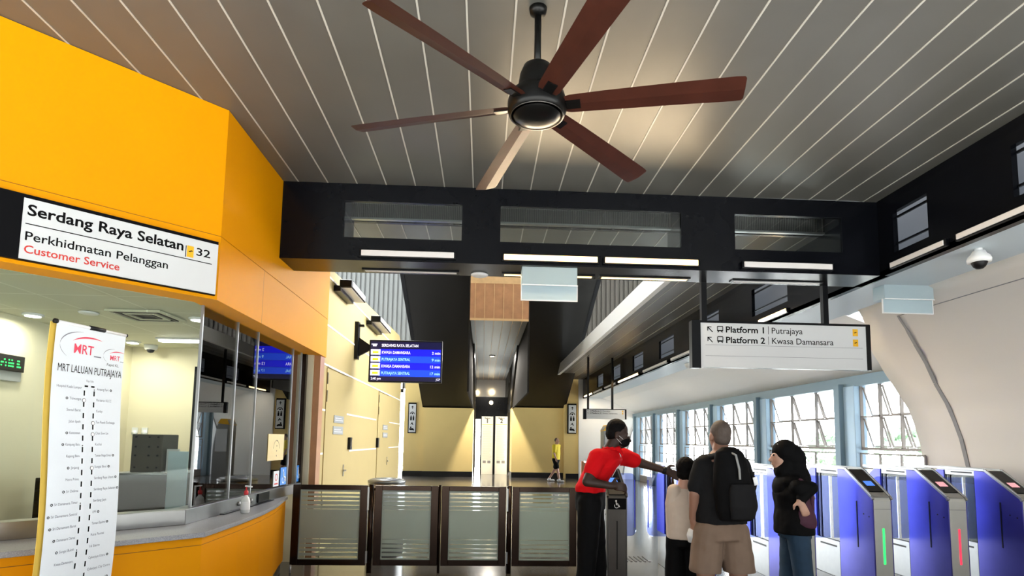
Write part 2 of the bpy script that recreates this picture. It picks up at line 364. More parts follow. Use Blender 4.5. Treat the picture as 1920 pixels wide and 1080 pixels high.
# right shell wall, leaning in towards the top
SP = [(0, 6.45), (1.0, 6.43), (1.6, 6.38), (2.1, 6.28), (2.5, 6.1), (2.8, 5.88), (3.05, 5.6), (3.25, 5.3), (3.40, 5.0)]
def shx(z):
    for (z0, a), (z1, b) in zip(SP, SP[1:]):
        if z <= z1: return a+(b-a)*(z-z0)/(z1-z0)
    return SP[-1][1]
def on_shell(px, py, off=0):
    r = ray(px, py); t0, t1 = .5/F_PX, 40/F_PX
    for _ in range(60):
        t = (t0+t1)/2; p = EYE+r*t
        if p.x > shx(max(0, p.z))-off: t1 = t
        else: t0 = t
    return EYE+r*t0
edge = [on_shell(*p) for p in ((1608, 575), (1631, 655), (1648, 682), (1667, 713), (1692, 750), (1714, 795), (1726, 839), (1733, 872))]
edge = sorted(edge, key=lambda p: p.z)
def edge_y(z):
    if z <= edge[0].z: return edge[0].y
    for a, b in zip(edge, edge[1:]):
        if z <= b.z: return a.y+(b.y-a.y)*(z-a.z)/max(1e-5, b.z-a.z)
    return edge[-1].y
mb = MB(); n = 34; vs = []; ys = [1.0, 2.5, 4, 5, 6]
for i in range(n+1):
    z = 3.40*i/n; ye = edge_y(z); cols = ys+[6+(ye-6)*k/6 for k in range(1, 7)]
    for y in cols: vs.append((shx(z), y, z))
    for y in cols[::-1]: vs.append((shx(z)+.25, y, z+.05))
m = 2*(len(ys)+6)
mb.add(vs, [(i*m+j, i*m+(j+1) % m, (i+1)*m+(j+1) % m, (i+1)*m+j) for i in range(n) for j in range(m)] + [tuple(range(m)), tuple(n*m+j for j in range(m))[::-1]], 0, True)
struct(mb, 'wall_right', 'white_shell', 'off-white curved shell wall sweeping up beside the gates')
gp = [on_shell(*p, .004) for p in ((1683, 592), (1700, 618), (1716, 646), (1737, 682), (1754, 719), (1775, 755), (1789, 787), (1802, 822), (1811, 858), (1822, 905), (1830, 960))]
mb = MB()
for a, b in zip(gp, gp[1:]): mb.bar(a, b, .062, .012, 0, (1, 0, .3))
g0 = gp[0]; mb.bar(g0, (shx(g0.z)-.004, 1.05, g0.z), .012, .012)
struct(mb, 'trim_7', 'groove', 'grey curved groove and joint line in the shell wall')
# soffit between long bulkhead and shell, and sloping white soffit over the windows
struct(MB().box(XL+.12, 5.12, 2.6, 8.4, ZB+.02, ZB+.09).box(XL+.12, 5.05, 8.4, 25, ZB+.03, ZB+.08), 'ceiling_soffit', 'soffit', 'pale soffit between long bulkhead and shell wall')
pr = [(6.6, 2.70), (5.9, 3.02), (5.4, 3.26), (4.95, ZB+.06)]
mb = MB()
for (a, za), (b, zb) in zip(pr, pr[1:]): mb.hexa([(b, 7.9, zb), (a, 7.9, za), (a, 25, za), (b, 25, zb), (b, 7.9, zb+.06), (a, 7.9, za+.06), (a, 25, za+.06), (b, 25, zb+.06)])
struct(mb, 'ceiling_slope', 'far_white', 'sloping white soffit over the windows')
# window side
WX = 6.42; cy = [9.97, 13.1, 15.85, 18.6, 21.3, 24.0]
struct(MB().box(WX-.10, WX+.12, 8.0, 25, 2.56, 2.74), 'trim_8', 'column_blue', 'blue-grey steel beam over the row of windows')
for i, y in enumerate(cy):
    mb = MB().box(WX-.20, WX+.02, y, y+.16, 0, 2.62).box(WX-.12, WX+.1, y-.30, y, 0, 2.57, 1)
    struct(mb, 'column' if i == 0 else 'column.%03d' % i, ['column_blue', 'window_blue'], 'blue-grey steel column number %d along the window row from the shell wall' % (i+1), bevel=.01)
bays = [(8.22, 9.67)]+[(a+.16, b-.3) for a, b in zip(cy, cy[1:])]
for i, (a, b) in enumerate(bays):
    mb = MB(); z0, z1 = 1.51, 2.56; ncol = 3; mid = (z0+z1)/2
    mb.box(WX-.02, WX+.04, a, b, z0-.03, z0+.015).box(WX-.02, WX+.04, a, b, mid-.012, mid+.012)
    for k in range(ncol+1): y = a+(b-a)*k/ncol; mb.box(WX-.02, WX+.03, y-.014, y+.014, z0, z1)
    for k in range(ncol):                                     # top-hung sashes standing open
        for zz in (z0, mid):
            ya, yb = a+(b-a)*k/ncol+.03, a+(b-a)*(k+1)/ncol-.03; top = zz+(mid-z0)-.02
            for y in (ya, yb): mb.bar((WX+.03, y, top), (WX+.17, y, zz+.03), .020, .026)
            mb.bar((WX+.17, ya, zz+.03), (WX+.17, yb, zz+.03), .020, .026)
    for zr in (1.42, 1.18): mb.box(WX-.05, WX-.01, a, b, zr-.012, zr+.012)
    for k in range(ncol+1): y = a+(b-a)*k/ncol; mb.box(WX-.05, WX-.02, y-.012, y+.012, .25, 1.42)
    mb.box(WX-.05, WX+.1, a, b, 0, .25)
    mb.box(WX-.036, WX-.028, a, b, .25, 1.40, 1)
    for k in range(ncol):
        for zz in (z0, mid):
            ya, yb = a+(b-a)*k/ncol+.03, a+(b-a)*(k+1)/ncol-.03; top = zz+(mid-z0)-.02
            mb.hexa([(WX+.168, ya, zz+.03), (WX+.168, yb, zz+.03), (WX+.172, yb, zz+.03), (WX+.172, ya, zz+.03), (WX+.028, ya, top), (WX+.028, yb, top), (WX+.032, yb, top), (WX+.032, ya, top)], 1)
    struct(mb, 'window_%d' % (4+i), ['sash', 'window_pane'], 'row of open top-hung sashes over a glass balustrade, bay %d from the shell wall' % (i+1))
# far shell closing the window side
P = [at(x, y, Y=24.6) for x, y in ((1085, 900), (1085, 700), (1300, 700), (1300, 752), (1262, 758), (1240, 768), (1226, 790), (1216, 825), (1209, 860), (1205, 905))]
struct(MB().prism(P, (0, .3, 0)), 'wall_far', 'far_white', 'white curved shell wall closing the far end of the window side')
g = [at(x, y, Y=24.56) for x, y in ((1202, 766), (1192, 790), (1182, 818), (1174, 850), (1168, 890))]
mb = MB()
for a, b in zip(g, g[1:]): mb.bar(a, b, .06, .02)
struct(mb, 'trim_9', 'groove', 'thin curved joint in the far white shell wall')
# hall beyond: cladding, roof, beige walls
def corr(x0, x1, z0, z1, y):
    mb = MB(); x = x0
    while x < x1: mb.box(x, x+.13, y, y+.2, z0, z1).box(x+.13, x+.22, y+.06, y+.2, z0, z1); x += .22
    return mb
struct(corr(-14, -2.6, 3.9, 12, 27.5), 'wall_clad_left', 'corrugated', 'grey ribbed cladding high on the far wall at left')
struct(corr(1.2, 9, 4.3, 12, 27.5), 'wall_clad_right', 'rib_brown', 'brown ribbed cladding high on the far wall at right')
struct(MB().box(-.5, 9.5, 8.7, 28, 10.5, 10.7), 'roof', 'far_white', 'roof over the open hall')  # unseen; cut short at left so sky light reaches the hall
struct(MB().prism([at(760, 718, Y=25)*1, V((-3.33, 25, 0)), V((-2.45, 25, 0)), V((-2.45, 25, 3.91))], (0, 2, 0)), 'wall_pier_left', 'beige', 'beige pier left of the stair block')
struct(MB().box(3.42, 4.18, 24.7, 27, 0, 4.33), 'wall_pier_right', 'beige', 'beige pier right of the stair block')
mb = MB().box(-3.35, -2.45, 24.97, 25.02, 0, .22).box(3.5, 4.2, 24.66, 24.72, 0, .2)
struct(mb, 'baseboard_far', 'black_plastic', 'dark skirting along the far piers')
for nm, x0, x1, lab, zt in (('left', -2.51, -.41, 'left', 2.88), ('right', 1.22, 3.46, 'right', 2.95)):
    mb = MB().box(x0, x1, 24.9, 26.5, .22, zt).box(x0, x1, 24.86, 26.5, 0, .22, 1)
    struct(mb, 'wall_stair_%s' % nm, ['beige', 'black_plastic'], 'beige wall under the %s dark stair flight' % lab)
    k = (6.48-2.9)/(25-17.45); y1, z1 = 10.5, zt+k*(25-10.5)*.98
    mb = MB().prism([(x0, 25, zt), (x0, y1, z1), (x0, y1, z1+.5), (x0, 26.2, zt)], (x1-x0, 0, 0))
    for x in (x0, x1): mb.prism([(x-.06, 25.1, zt-.03), (x-.06, y1, z1-.05), (x-.06, y1, z1+1.1), (x-.06, 25.1, zt+.9)], (.12, 0, 0), 1)
    struct(mb, 'stair_%s' % nm, ['stair_black', 'black_metal'], 'black underside of the %s stair flight rising towards the viewer' % lab)
# passage between the stairs
z = 4.94
mb = MB().box(-.41, 1.22, 16.5, 34, z, z+.1)
for k in range(6): mb.box(-.30+k*.27, -.285+k*.27, 16.5, 34, z-.012, z+.01, 1)
struct(mb, 'ceiling_passage', ['dark_ceiling', 'wood_pale'], 'dark slatted ceiling of the passage between the stairs')
mb = MB().box(-.43, 1.24, 16.42, 16.5, z, 6.7)
for k in range(6): mb.box(-.30+k*.27, -.28+k*.27, 16.41, 16.43, z+.02, 6.0, 1)
mb.box(-.43, 1.24, 16.40, 16.44, z-.01, z+.05, 1).box(-.43, 1.24, 16.40, 16.44, 6.0, 6.2, 1)
struct(mb, 'wall_wood', ['wood', 'wood_pale'], 'brown wood panel over the passage between the stairs')
struct(MB().box(-.9, 1.9, 33, 33.2, 3.3, 4.94), 'wall_passage_end', 'far_white', 'pale bulkhead at the end of the passage')
struct(MB().box(1.19, 1.9, 29, 29.2, 0, 3.3).box(-.9, -.36, 29, 29.2, 0, 3.3), 'wall_passage_jambs', 'passage_side', 'dark jambs at the end of the passage')
struct(MB().box(-.45, 1.3, 30, 30.2, 2.6, 3.75), 'wall_passage_dark', 'black_panel', 'dark panel over the platform guide boards')
struct(MB().box(-.47, -.42, 16.5, 34, 2.9, 6.2).box(1.23, 1.28, 16.5, 34, 2.9, 6.2), 'wall_passage_sides', 'passage_side', 'dark side panels along the passage between the stairs')
# ------------------------------------------------------------------ beige side wall with doors
WL = -2.2
pts = [(WL, 7.85, 0), (WL, 15.7, 0), (WL, 15.7, 3.95), (WL, 15.1, 4.2), (WL, 8.4, 3.95), (WL, 7.85, 3.93)]
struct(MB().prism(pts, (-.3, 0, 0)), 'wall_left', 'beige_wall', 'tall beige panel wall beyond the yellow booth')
mb = MB()
x = WL+.006
for y0, y1, z0 in ((7.86, 15.6, 3.12), (7.86, 15.6, 2.56), (7.86, 8.3, 1.93), (7.86, 8.25, 1.33), (9.55, 12.2, 1.93), (9.85, 12.3, 1.34), (13.9, 15.6, 1.93), (13.9, 15.6, 1.34), (7.9, 15.3, 3.80)): mb.box(WL-.01, x, y0, y1, z0-.013, z0+.013)
struct(mb, 'trim_10', 'beige_strip', 'pale joint strips across the beige wall')
for i, (y0, y1, lab) in enumerate(((8.28, 9.55, 'nearer the yellow booth'), (12.4, 13.8, 'at the far end of the beige wall'))):
    mb = MB().box(WL-.02, WL+.012, y0, y1, .02, 2.52)
    d = struct(mb, 'door_%d' % (i+1), 'beige_wall', 'beige flush door %s' % lab)
    MB().bar((WL+.05, y1-.1, 1.04), (WL+.05, y1-.25, 1.04), .02).bar((WL, y1-.1, 1.04), (WL+.06, y1-.1, 1.04), .02).box(WL+.012, WL+.02, y1-.13, y1-.07, .95, 1.13).build('door_handle', 'steel', d)
    for hz in (.55, 2.05, 2.30): MB().box(WL+.012, WL+.02, y0+.005, y0+.03, hz, hz+.16).build('hinge', 'dark_steel', d)
    MB().box(WL+.012, WL+.03, y0, y1, 2.535, 2.55).build('door_strip', 'beige_strip', d)
    ls = ((8.70, 9.30, 1.60, 1.72), (8.73, 9.32, 1.77, 1.88)) if i == 0 else ((13.0, 13.62, 1.57, 1.68), (12.98, 13.6, 1.74, 1.85))
    for k, (a, b, c, e_) in enumerate(ls):
        f = Fr((WL+.013, a, c), (0, 1, 0), Z_); s_ = MB().fbox(f, 0, b-a, 0, e_-c, 0, .008).build('door_sign', 'grey_plastic', None)
        t = MB(); t.fbox(f, .06, b-a-.06, .035, .045, .008, .010); t.fbox(f, .06, b-a-.15, .065, .075, .008, .010); t.build('lettering', 'white_paint', s_)
        tag(s_, '%s small grey plate on the beige door %s' % (('lower', 'upper')[k], lab), 'sign', 'small door plates')
for i, (y, z0, lab) in enumerate(((9.8, 1.36, 'beside the near door'), (12.35, 1.36, 'beside the far door'))):
    t = MB().box(WL, WL+.05, y-.06, y+.06, z0, z0+.20).build('card_reader', 'black_plastic', bevel=.008); tag(t, 'small black card reader on the beige wall %s' % lab, 'card reader', 'card readers')
    MB().box(WL+.05, WL+.055, y-.03, y+.03, z0+.05, z0+.15).build('keypad', 'dark_steel', t)
struct(MB().box(-3.3, -2.2, 16.5, 16.6, 0, 2.5), 'window_12', 'pane', 'glass screen past the end of the beige wall')
# ------------------------------------------------------------------ yellow customer service booth
C0 = V((-2.1, 4.62, 0)); D = V((-.7071, -.7071, 0)); NF = V((.7071, -.7071, 0))
FF = Fr(C0, -D, Z_)                                          # front face: a runs 0 at the corner to negative on the left
mb = MB(); zt, zb = ZC, 2.61; B = 3.6
inner = lambda: None
def slab(mb, z0, z1, off0, off1, y_end, mi=0, L=B):
    """plan ring along the angled front and the straight side, between two offsets (outwards positive)"""
    def cor(o): return V((C0.x+o, C0.y+o-o*1.4142, 0))       # corner of the two faces moved outwards by o
    a, b = cor(off0), cor(off1)
    for p, q in (((a, a+D*L), (b, b+D*L)), ((a, V((a.x, y_end, 0))), (b, V((b.x, y_end, 0))))):
        mb.hexa([p[0]+Z_*z0, p[1]+Z_*z0, q[1]+Z_*z0, q[0]+Z_*z0, p[0]+Z_*z1, p[1]+Z_*z1, q[1]+Z_*z1, q[0]+Z_*z1], mi)
slab(mb, zb, 3.118, -.22, 0, 7.85); slab(mb, 3.118, 3.124, -.22, -.006, 7.85, 1); slab(mb, 3.124, zt, -.22, 0, 7.85)
for y in (5.55,): mb.box(-2.1005, -2.0995, y-.002, y+.002, zb, 3.118, 1)
struct(mb, 'wall_booth_fascia', ['yellow', 'yellow_seam'], 'deep yellow panelled fascia of the customer service booth')
# lower yellow front and counter
def poly_wall(mb, path, thick, z0, z1, mi=0):
    for a, b in zip(path, path[1:]):
        a, b = V(a), V(b); d = (b-a).normalized(); nn = V((-d.y, d.x, 0))*thick
        mb.hexa([a+Z_*z0, b+Z_*z0, b+nn+Z_*z0, a+nn+Z_*z0, a+Z_*z1, b+Z_*z1, b+nn+Z_*z1, a+nn+Z_*z1], mi)
low = [V((-1.98, 4.36, 0))+D*3.2, V((-1.98, 4.36, 0)), V((-1.985, 5.0, 0)), V((-2.02, 5.6, 0)), V((-2.10, 6.2, 0)), V((-2.21, 6.72, 0)), V((-2.26, 7.0, 0))]
mb = MB(); poly_wall(mb, low, .12, .14, .775); poly_wall(mb, [p+V((-.004, .002, 0)) for p in low], .11, .775, .780, 1); poly_wall(mb, low, .12, .78, .835)
poly_wall(mb, [p+V((-.03, .02, 0)) for p in low], .1, 0, .14, 2)
struct(mb, 'wall_booth_front', ['yellow', 'yellow_seam', 'dark_steel'], 'yellow panelled lower front of the customer service booth')
ctop = [p+V((.03, -.02, 0)) for p in low]; inn = [V((-2.42, 7.0, 0)), V((-2.42, 4.85, 0)), V((-2.42, 4.85, 0))+D*2.85]
top = MB().prism([p+Z_*.835 for p in ctop+inn], (0, 0, .035)); top.build('granite_ledge', 'granite', bevel=.004)
tag(bpy.data.objects['granite_ledge'], 'speckled grey granite counter ledge along the yellow booth', 'counter')
mb = MB(); slab(mb, .87, .985, -.30, -.16, 7.55); st = mb.build('counter_upstand', 'steel', bevel=.004); tag(st, 'stainless steel upstand between granite ledge and booth glass', 'counter rail')
mb = MB()
for y in (5.66, 5.95): mb.lathe((-2.26, y, .925), [(.022, 0), (.022, .012), (.015, .02)], 14, 0, (1, 0, 0))
mb.build('knob', 'brushed', st)
MB().box(-2.27, -2.245, 6.12, 6.42, .885, .975).build('slot_cover', 'black_metal', st)
MB().box(-2.27, -2.22, 5.28, 6.5, .872, .88).build('ledge_shadow_strip', 'black_metal', st)  # black strip drawn as a shadow line along the upstand foot
# glass screens of the booth
GX = -2.3
mb = MB().box(GX-.006, GX, 4.83, 7.58, .985, 2.62); fg = V((GX, 4.83, 0))
mb.hexa([fg+Z_*.985, fg+D*3.2+Z_*.985, fg+D*3.2-NF*.006+Z_*.985, fg-NF*.006+Z_*.985, fg+Z_*2.62, fg+D*3.2+Z_*2.62, fg+D*3.2-NF*.006+Z_*2.62, fg-NF*.006+Z_*2.62], 1)
w = struct(mb, 'window_10', ['booth_pane', 'front_pane'], 'frameless glass screen around the customer service booth')
for y in (4.83, 5.52, 6.02, 7.12, 7.45): MB().box(GX-.012, GX+.008, y-.009, y+.009, .985, 2.62).build('glazing_joint', 'brushed', w)
MB().box(GX-.012, GX+.03, 7.55, 7.66, .87, 2.62).build('end_post', 'bronze', w)
struct(MB().box(-2.32, -2.12, 7.66, 7.85, 0, 2.62), 'trim_11', 'wood', 'brown end post of the booth beside the beige wall')
# booth interior
struct(MB().box(-4.6, -4.47, 2.0, 7.7, 0, 2.68), 'wall_booth_left', 'cream', 'cream inside wall of the booth at left')
struct(MB().box(-4.6, -2.2, 7.62, 7.80, 0, 2.68), 'wall_booth_back', 'cream', 'cream back wall inside the booth')
o = struct(MB().prism([(-4.6, 2.0, 2.66), (-2.32, 4.76, 2.66), (-2.32, 7.8, 2.66), (-4.6, 7.8, 2.66)], (0, 0, .05)), 'ceiling_booth', 'booth_ceiling', 'tiled suspended ceiling inside the booth')
w = struct(MB().box(-3.60, -2.34, 7.585, 7.60, .95, 2.36), 'window_11', 'black_panel', 'dark window in the booth back wall')
MB().box(-3.66, -3.60, 7.57, 7.62, .9, 2.42).box(-3.66, -2.34, 7.57, 7.62, 2.36, 2.42).build('window_frame', 'black_metal', w)
# ------------------------------------------------------------------ signs on the booth
t = thing('fascia_sign', 'wide white customer service sign with black border on the yellow fascia', 'sign', FF(-.6, 2.62, 0))
MB().fbox(FF, -1.95, -.026, 2.635, 3.062, 0, .03).build('backing', 'ink', t)
MB().fbox(FF, -1.212, -.030, 2.642, 3.035, .03, .04).build('face', 'sign_white', t)
mb = MB(); f = FF
text_mb(mb, f, 'Serdang Raya Selatan', -1.190, -.277, 2.928, .070, .041, bold=.022)
text_mb(mb, f, '32', -.185, -.085, 2.915, .058, .041, bold=.012)
text_mb(mb, f, 'Perkhidmatan Pelanggan', -1.190, -.372, 2.765, .056, .041, bold=.010)
mb.fbox(f, -1.195, -.07, 2.868, 2.874, .040, .0415)
mb.build('lettering', 'ink', t)
mb = text_mb(MB(), f, 'Customer Service', -1.190, -.672, 2.683, .050, .041, bold=.014); tag(mb.build('lettering', 'ink_red', t), 'red lettering')
b = MB().fbox(f, -.252, -.205, 2.888, 2.975, .040, .0415).build('line_badge', 'badge_yellow', t)
MB().fbox(f, -.262, -.257, 2.885, 2.972, .040, .0415).fbox(f, -.24, -.225, 2.928, 2.936, .0415, .042).fbox(f, -.228, -.213, 2.934, 2.942, .0415, .042).build('badge_mark', 'ink', b)
# ------------------------------------------------------------------ route banner
BL, BR = at(115, 603, Y=3.38), at(243, 631, Y=3.83); BH = BL.z; BL.z = BR.z = 0
fb = Fr(BL, BR-BL, Z_); BW = (BR-BL).length
def bend(z): return .022*math.sin((z-.5)*3.2)-.012
t = thing('roll_up_banner', 'tall white banner stand with a rail route map by the yellow counter', 'banner', (BL+BR)/2)
def sheet(mb, a0, a1, c0, c1, mi=0, n=24):
    for i in range(n):
        z0, z1 = .10+(BH-.10)*i/n, .10+(BH-.10)*(i+1)/n
        mb.hexa([fb(a0, z0, c1+bend(z0)), fb(a1, z0, c1+bend(z0)), fb(a1, z0, c0+bend(z0)), fb(a0, z0, c0+bend(z0)), fb(a0, z1, c1+bend(z1)), fb(a1, z1, c1+bend(z1)), fb(a1, z1, c0+bend(z1)), fb(a0, z1, c0+bend(z1))], mi)
    return mb
sheet(MB(), 0, BW, 0, .002).build('printed_sheet', 'banner_white', t)
sheet(MB(), -.022, BW-.02, -.020, -.017).build('backing_sheet', 'banner_back', t)
mb = MB().tube([fb(-.005, BH+.004, bend(BH)), fb(BW+.005, BH+.004, bend(BH))], .010, 12); mb.build('top_rail', 'white_paint', t)
MB().tube([fb(-.015, BH+.004, bend(BH)), fb(0, BH+.004, bend(BH))], .014, 12).tube([fb(BW, BH+.004, bend(BH)), fb(BW+.008, BH+.004, bend(BH))], .011, 12).tube([fb(BW*.44, BH+.006, bend(BH)+.002), fb(BW*.66, BH+.006, bend(BH)+.002)], .013, 12).build('end_cap', 'black_plastic', t)
MB().fbox(fb, -.02, BW+.02, 0, .09, -.08, .06).build('base', 'brushed', t, .01)
MB().tube([fb(BW/2, .08, -.05), fb(BW/2, BH-.1, -.05)], .010).build('support_pole', 'brushed', t)
class Bent(Fr):
    def __call__(s, a, b, c=0): return s.o + s.r*a + s.u*b + s.n*(c+bend(b)+.0025)
ff = Bent(BL, BR-BL, Z_)
def logo(a, z, w):
    m1, m2 = MB(), MB()
    text_mb(m1, ff, 'MRT', a+.33*w, a+.80*w, z, .20*w, .0006, bold=.012)
    def arc(mb, cx, cz, rx, rz, t0, t1, th, n=22):
        for i in range(n):
            A, B_ = t0+(t1-t0)*i/n, t0+(t1-t0)*(i+1)/n; ta, tb = th*math.sin(math.pi*i/n)+.0008, th*math.sin(math.pi*(i+1)/n)+.0008
            q = [(cx+rx*math.cos(A), cz+rz*math.sin(A)), (cx+rx*math.cos(B_), cz+rz*math.sin(B_)), (cx+rx*math.cos(B_), cz+rz*math.sin(B_)+tb), (cx+rx*math.cos(A), cz+rz*math.sin(A)+ta)]
            mb.add([ff(*p, .0006) for p in q], [(0, 1, 2, 3)])
    arc(m2, a+.62*w, z+.14*w, .62*w, .34*w, 1.75, 3.9, .016*w*1.6)
    arc(m1, a+.80*w, z+.12*w, .62*w, .24*w, 1.25, 2.55, .022*w*1.6)
    m2.fbox(ff, a+.82*w, a+w, z-.03*w, z-.005*w, 0, .0008)
    tag(m1.build('logo', 'ink_pink', t), 'crimson logo lettering and swoosh'); tag(m2.build('logo_swoosh', 'ink_grey', t), 'dark swoosh arc of the logo')
logo(.030, 2.020, .27); logo(.315, 2.010, .150)
mb = MB(); text_mb(mb, ff, 'MRT LALUAN PUTRAJAYA', .03, .455, 1.905, .044, .0006)
text_mb(mb, ff, 'Rapid KL', .345, .43, 1.972, .016, .0006)
xl, xr = .205, .270; ztop = 1.832; dz = .0665; nst = 18
mb.fbox(ff, xl, xl+.022, ztop-.005, ztop+.005, 0, .001).fbox(ff, xr-.022, xr, ztop-.005, ztop+.005, 0, .001)
left = ['Hospital Kuala Lumpur', 'Titiwangsa', 'Sentul Barat', 'Jalan Ipoh', 'Kentonmen', 'Kampung Batu', 'Kepong Baru', 'Jinjang', 'Metro Prima', 'Sri Delima', 'Sri Damansara Timur', 'Sri Damansara Sentral', 'Sri Damansara Barat', 'Damansara Damai', 'Sungai Buloh', 'Kwasa Damansara']
right = ['Ampang Park', 'Persiaran KLCC', 'Conlay', 'Tun Razak Exchange', 'Chan Sow Lin', 'Kuchai', 'Taman Naga Emas', 'Sungai Besi', 'Serdang Raya Utara', 'Serdang Raya Selatan', 'Serdang Jaya', 'UPM', 'Taman Equine', 'Putra Permai', '16 Sierra', 'Cyberjaya Utara', 'Cyberjaya City Centre', 'Putrajaya Sentral']
g = MB(); wdot = MB()
text_mb(g, ff, 'Raja Uda', .215, .262, 1.858, .0125, .0006)
for side, names in ((0, left), (1, right)):
    for i, nm in enumerate(names):
        x = (xl, xr)[side]; zz = ztop-.022-i*dz
        mb.fbox(ff, x-.004, x+.004, zz-dz*.52, zz-.004, 0, .001)
        w = .0074*len(nm); zl = zz+.004
        if side == 0: text_mb(g, ff, nm, x-.018-w, x-.018, zl, .0145, .0006)
        else: text_mb(g, ff, nm, x+.018, x+.018+w, zl, .0145, .0006)
        if (side == 0 and i in (1, 4, 5, 7, 9, 10, 11, 12, 13, 14)) or (side == 1 and i in (0, 6, 7, 8, 9, 11, 12, 15, 17)):
            mb.ring(ff, (x-.034-w) if side == 0 else (x+.034+w), zl+.006, .004, .0075, 0, .0008, seg=10)
        if (side == 0 and i == 1) or (side == 1 and i in (3, 4, 7)):
            wdot.disc(ff, x, zz+.004, .010, .0008, .0012); mb.ring(ff, x, zz+.004, .010, .0118, 0, .0014, seg=14)
        else: mb.disc(ff, x, zz+.004, .0035, 0, .0008, seg=8) if (side, i) in ((0, 5), (0, 10), (0, 14), (1, 0)) else None
mb.build('route_lines', 'ink', t); g.build('station_names', 'ink_grey', t); wdot.build('interchange_dots', 'white_paint', t)
# ------------------------------------------------------------------ lamps and lights
def add_area(name, loc, sx, sy, power, color, parent, rot=(0, 0, 0), spread=None):
    l = bpy.data.lights.new(name, 'AREA'); l.shape = 'RECTANGLE'; l.size = sx; l.size_y = sy; l.energy = power; l.color = color
    o = bpy.data.objects.new(name, l); COL.objects.link(o); o.location = loc; o.rotation_euler = rot; adopt(o, parent); return o
def bar_lamp(x0, x1, lit, label, i, group):
    t = thing('bulkhead_lamp', label, 'lamp', ((x0+x1)/2, YB, 3.38), group)
    MB().box(x0-.02, x1+.02, YB-.05, YB, 3.385, 3.465).build('housing', 'black_metal', t, .008)
    MB().box(x0, x1, YB-.058, YB-.02, 3.395, 3.455).build('diffuser', 'lamp_lit' if lit else 'lamp_off', t, .006)
    if lit: add_area('lamp_light', ((x0+x1)/2, YB-.10, 3.42), x1-x0, .05, 34, (1, .76, .48), t, (math.radians(60), 0, math.pi))
bar_lamp(-1.27, -.33, 0, 'unlit bar lamp at the foot of the black bulkhead near the yellow booth', 0, 'bar lamps along the bulkhead')
bar_lamp(.18, 1.15, 1, 'left one of two glowing orange bar lamps on the bulkhead, over the hanging clear sign', 1, 'bar lamps along the bulkhead')
bar_lamp(1.23, 2.21, 1, 'right one of two glowing orange bar lamps on the bulkhead, beside the platform sign pole', 2, 'bar lamps along the bulkhead')
bar_lamp(2.70, 3.65, 0, 'unlit bar lamp on the bulkhead over the platform sign', 3, 'bar lamps along the bulkhead')
def slot_lamp(x0, x1, lit, label):
    t = thing('recessed_lamp', label, 'lamp', ((x0+x1)/2, 6.26, ZB), 'recessed lamps under the bulkhead')
    MB().box(x0-.03, x1+.03, 6.21, 6.31, ZB-.012, ZB).build('frame', 'black_metal', t)
    MB().box(x0, x1, 6.235, 6.285, ZB-.016, ZB-.006).build('diffuser', 'lamp_lit' if lit else 'lamp_off', t)
    if lit: add_area('lamp_light', ((x0+x1)/2, 6.26, ZB-.03), x1-x0, .05, 16, (1, .78, .5), t)
slot_lamp(-1.30, -.32, 0, 'dim slot lamp under the bulkhead near the yellow booth')
slot_lamp(.20, 1.16, 1, 'glowing slot lamp under the bulkhead partly behind the hanging clear sign')
slot_lamp(1.27, 2.22, 1, 'glowing slot lamp under the bulkhead right of the hanging clear sign')
slot_lamp(2.75, 3.72, 0, 'dim slot lamp under the bulkhead over the platform sign')
for i, (a, b, lit, lab) in enumerate(((3.0, 4.85, 0, 'unlit bar lamp on the long bulkhead over the dome camera'), (5.0, 5.7, 0, 'short unlit bar lamp by the bulkhead corner'), (7.8, 8.6, 1, 'glowing lamp on the long bulkhead just above the platform sign'), (9.2, 11.0, 0, 'unlit bar lamp on the long bulkhead behind the platform sign'), (11.4, 12.8, 0, 'unlit bar lamp on the long bulkhead left of the platform sign'), (13.1, 15.1, 0, 'unlit bar lamp on the long bulkhead over the seated row of columns'), (15.6, 17.9, 1, 'glowing lamp on the long bulkhead over the small platform sign'), (18.3, 20, 0, 'unlit far bar lamp over the small platform sign'), (20.4, 22, 0, 'unlit farthest bar lamp but one on the long bulkhead'), (22.3, 24, 1, 'farthest glowing lamp on the long bulkhead'))):
    lab = lab.replace('over the seated row of columns', 'between two glowing lamps')
    t = thing('long_bulkhead_lamp', lab, 'lamp', (XL, (a+b)/2, 3.36), 'lamps along the long bulkhead')
    MB().box(XL-.04, XL, a-.02, b+.02, 3.37, 3.44).build('housing', 'black_metal', t, .006)
    MB().box(XL-.05, XL-.02, a, b, 3.38, 3.43).build('diffuser', 'lamp_lit' if lit else 'lamp_off', t, .005)
    if lit: add_area('lamp_light', (XL-.08, (a+b)/2, 3.38), b-a, .05, 40, (1, .82, .58), t, (math.radians(60), 0, -math.pi/2))
# smoke detector disc under the bulkhead
t = thing('ceiling_speaker', 'white round speaker disc under the black bulkhead beside the wood panel', 'speaker', (-.07, 6.32, ZB))
MB().lathe((-.07, 6.32, ZB-.02), [(.0, 0), (.07, 0), (.085, .008), (.088, .02)]).build('grille', 'white_paint', t)
MB().lathe((-.07, 6.32, ZB-.012), [(.088, 0), (.095, .004), (.095, .012)]).build('rim', 'white_paint', t)
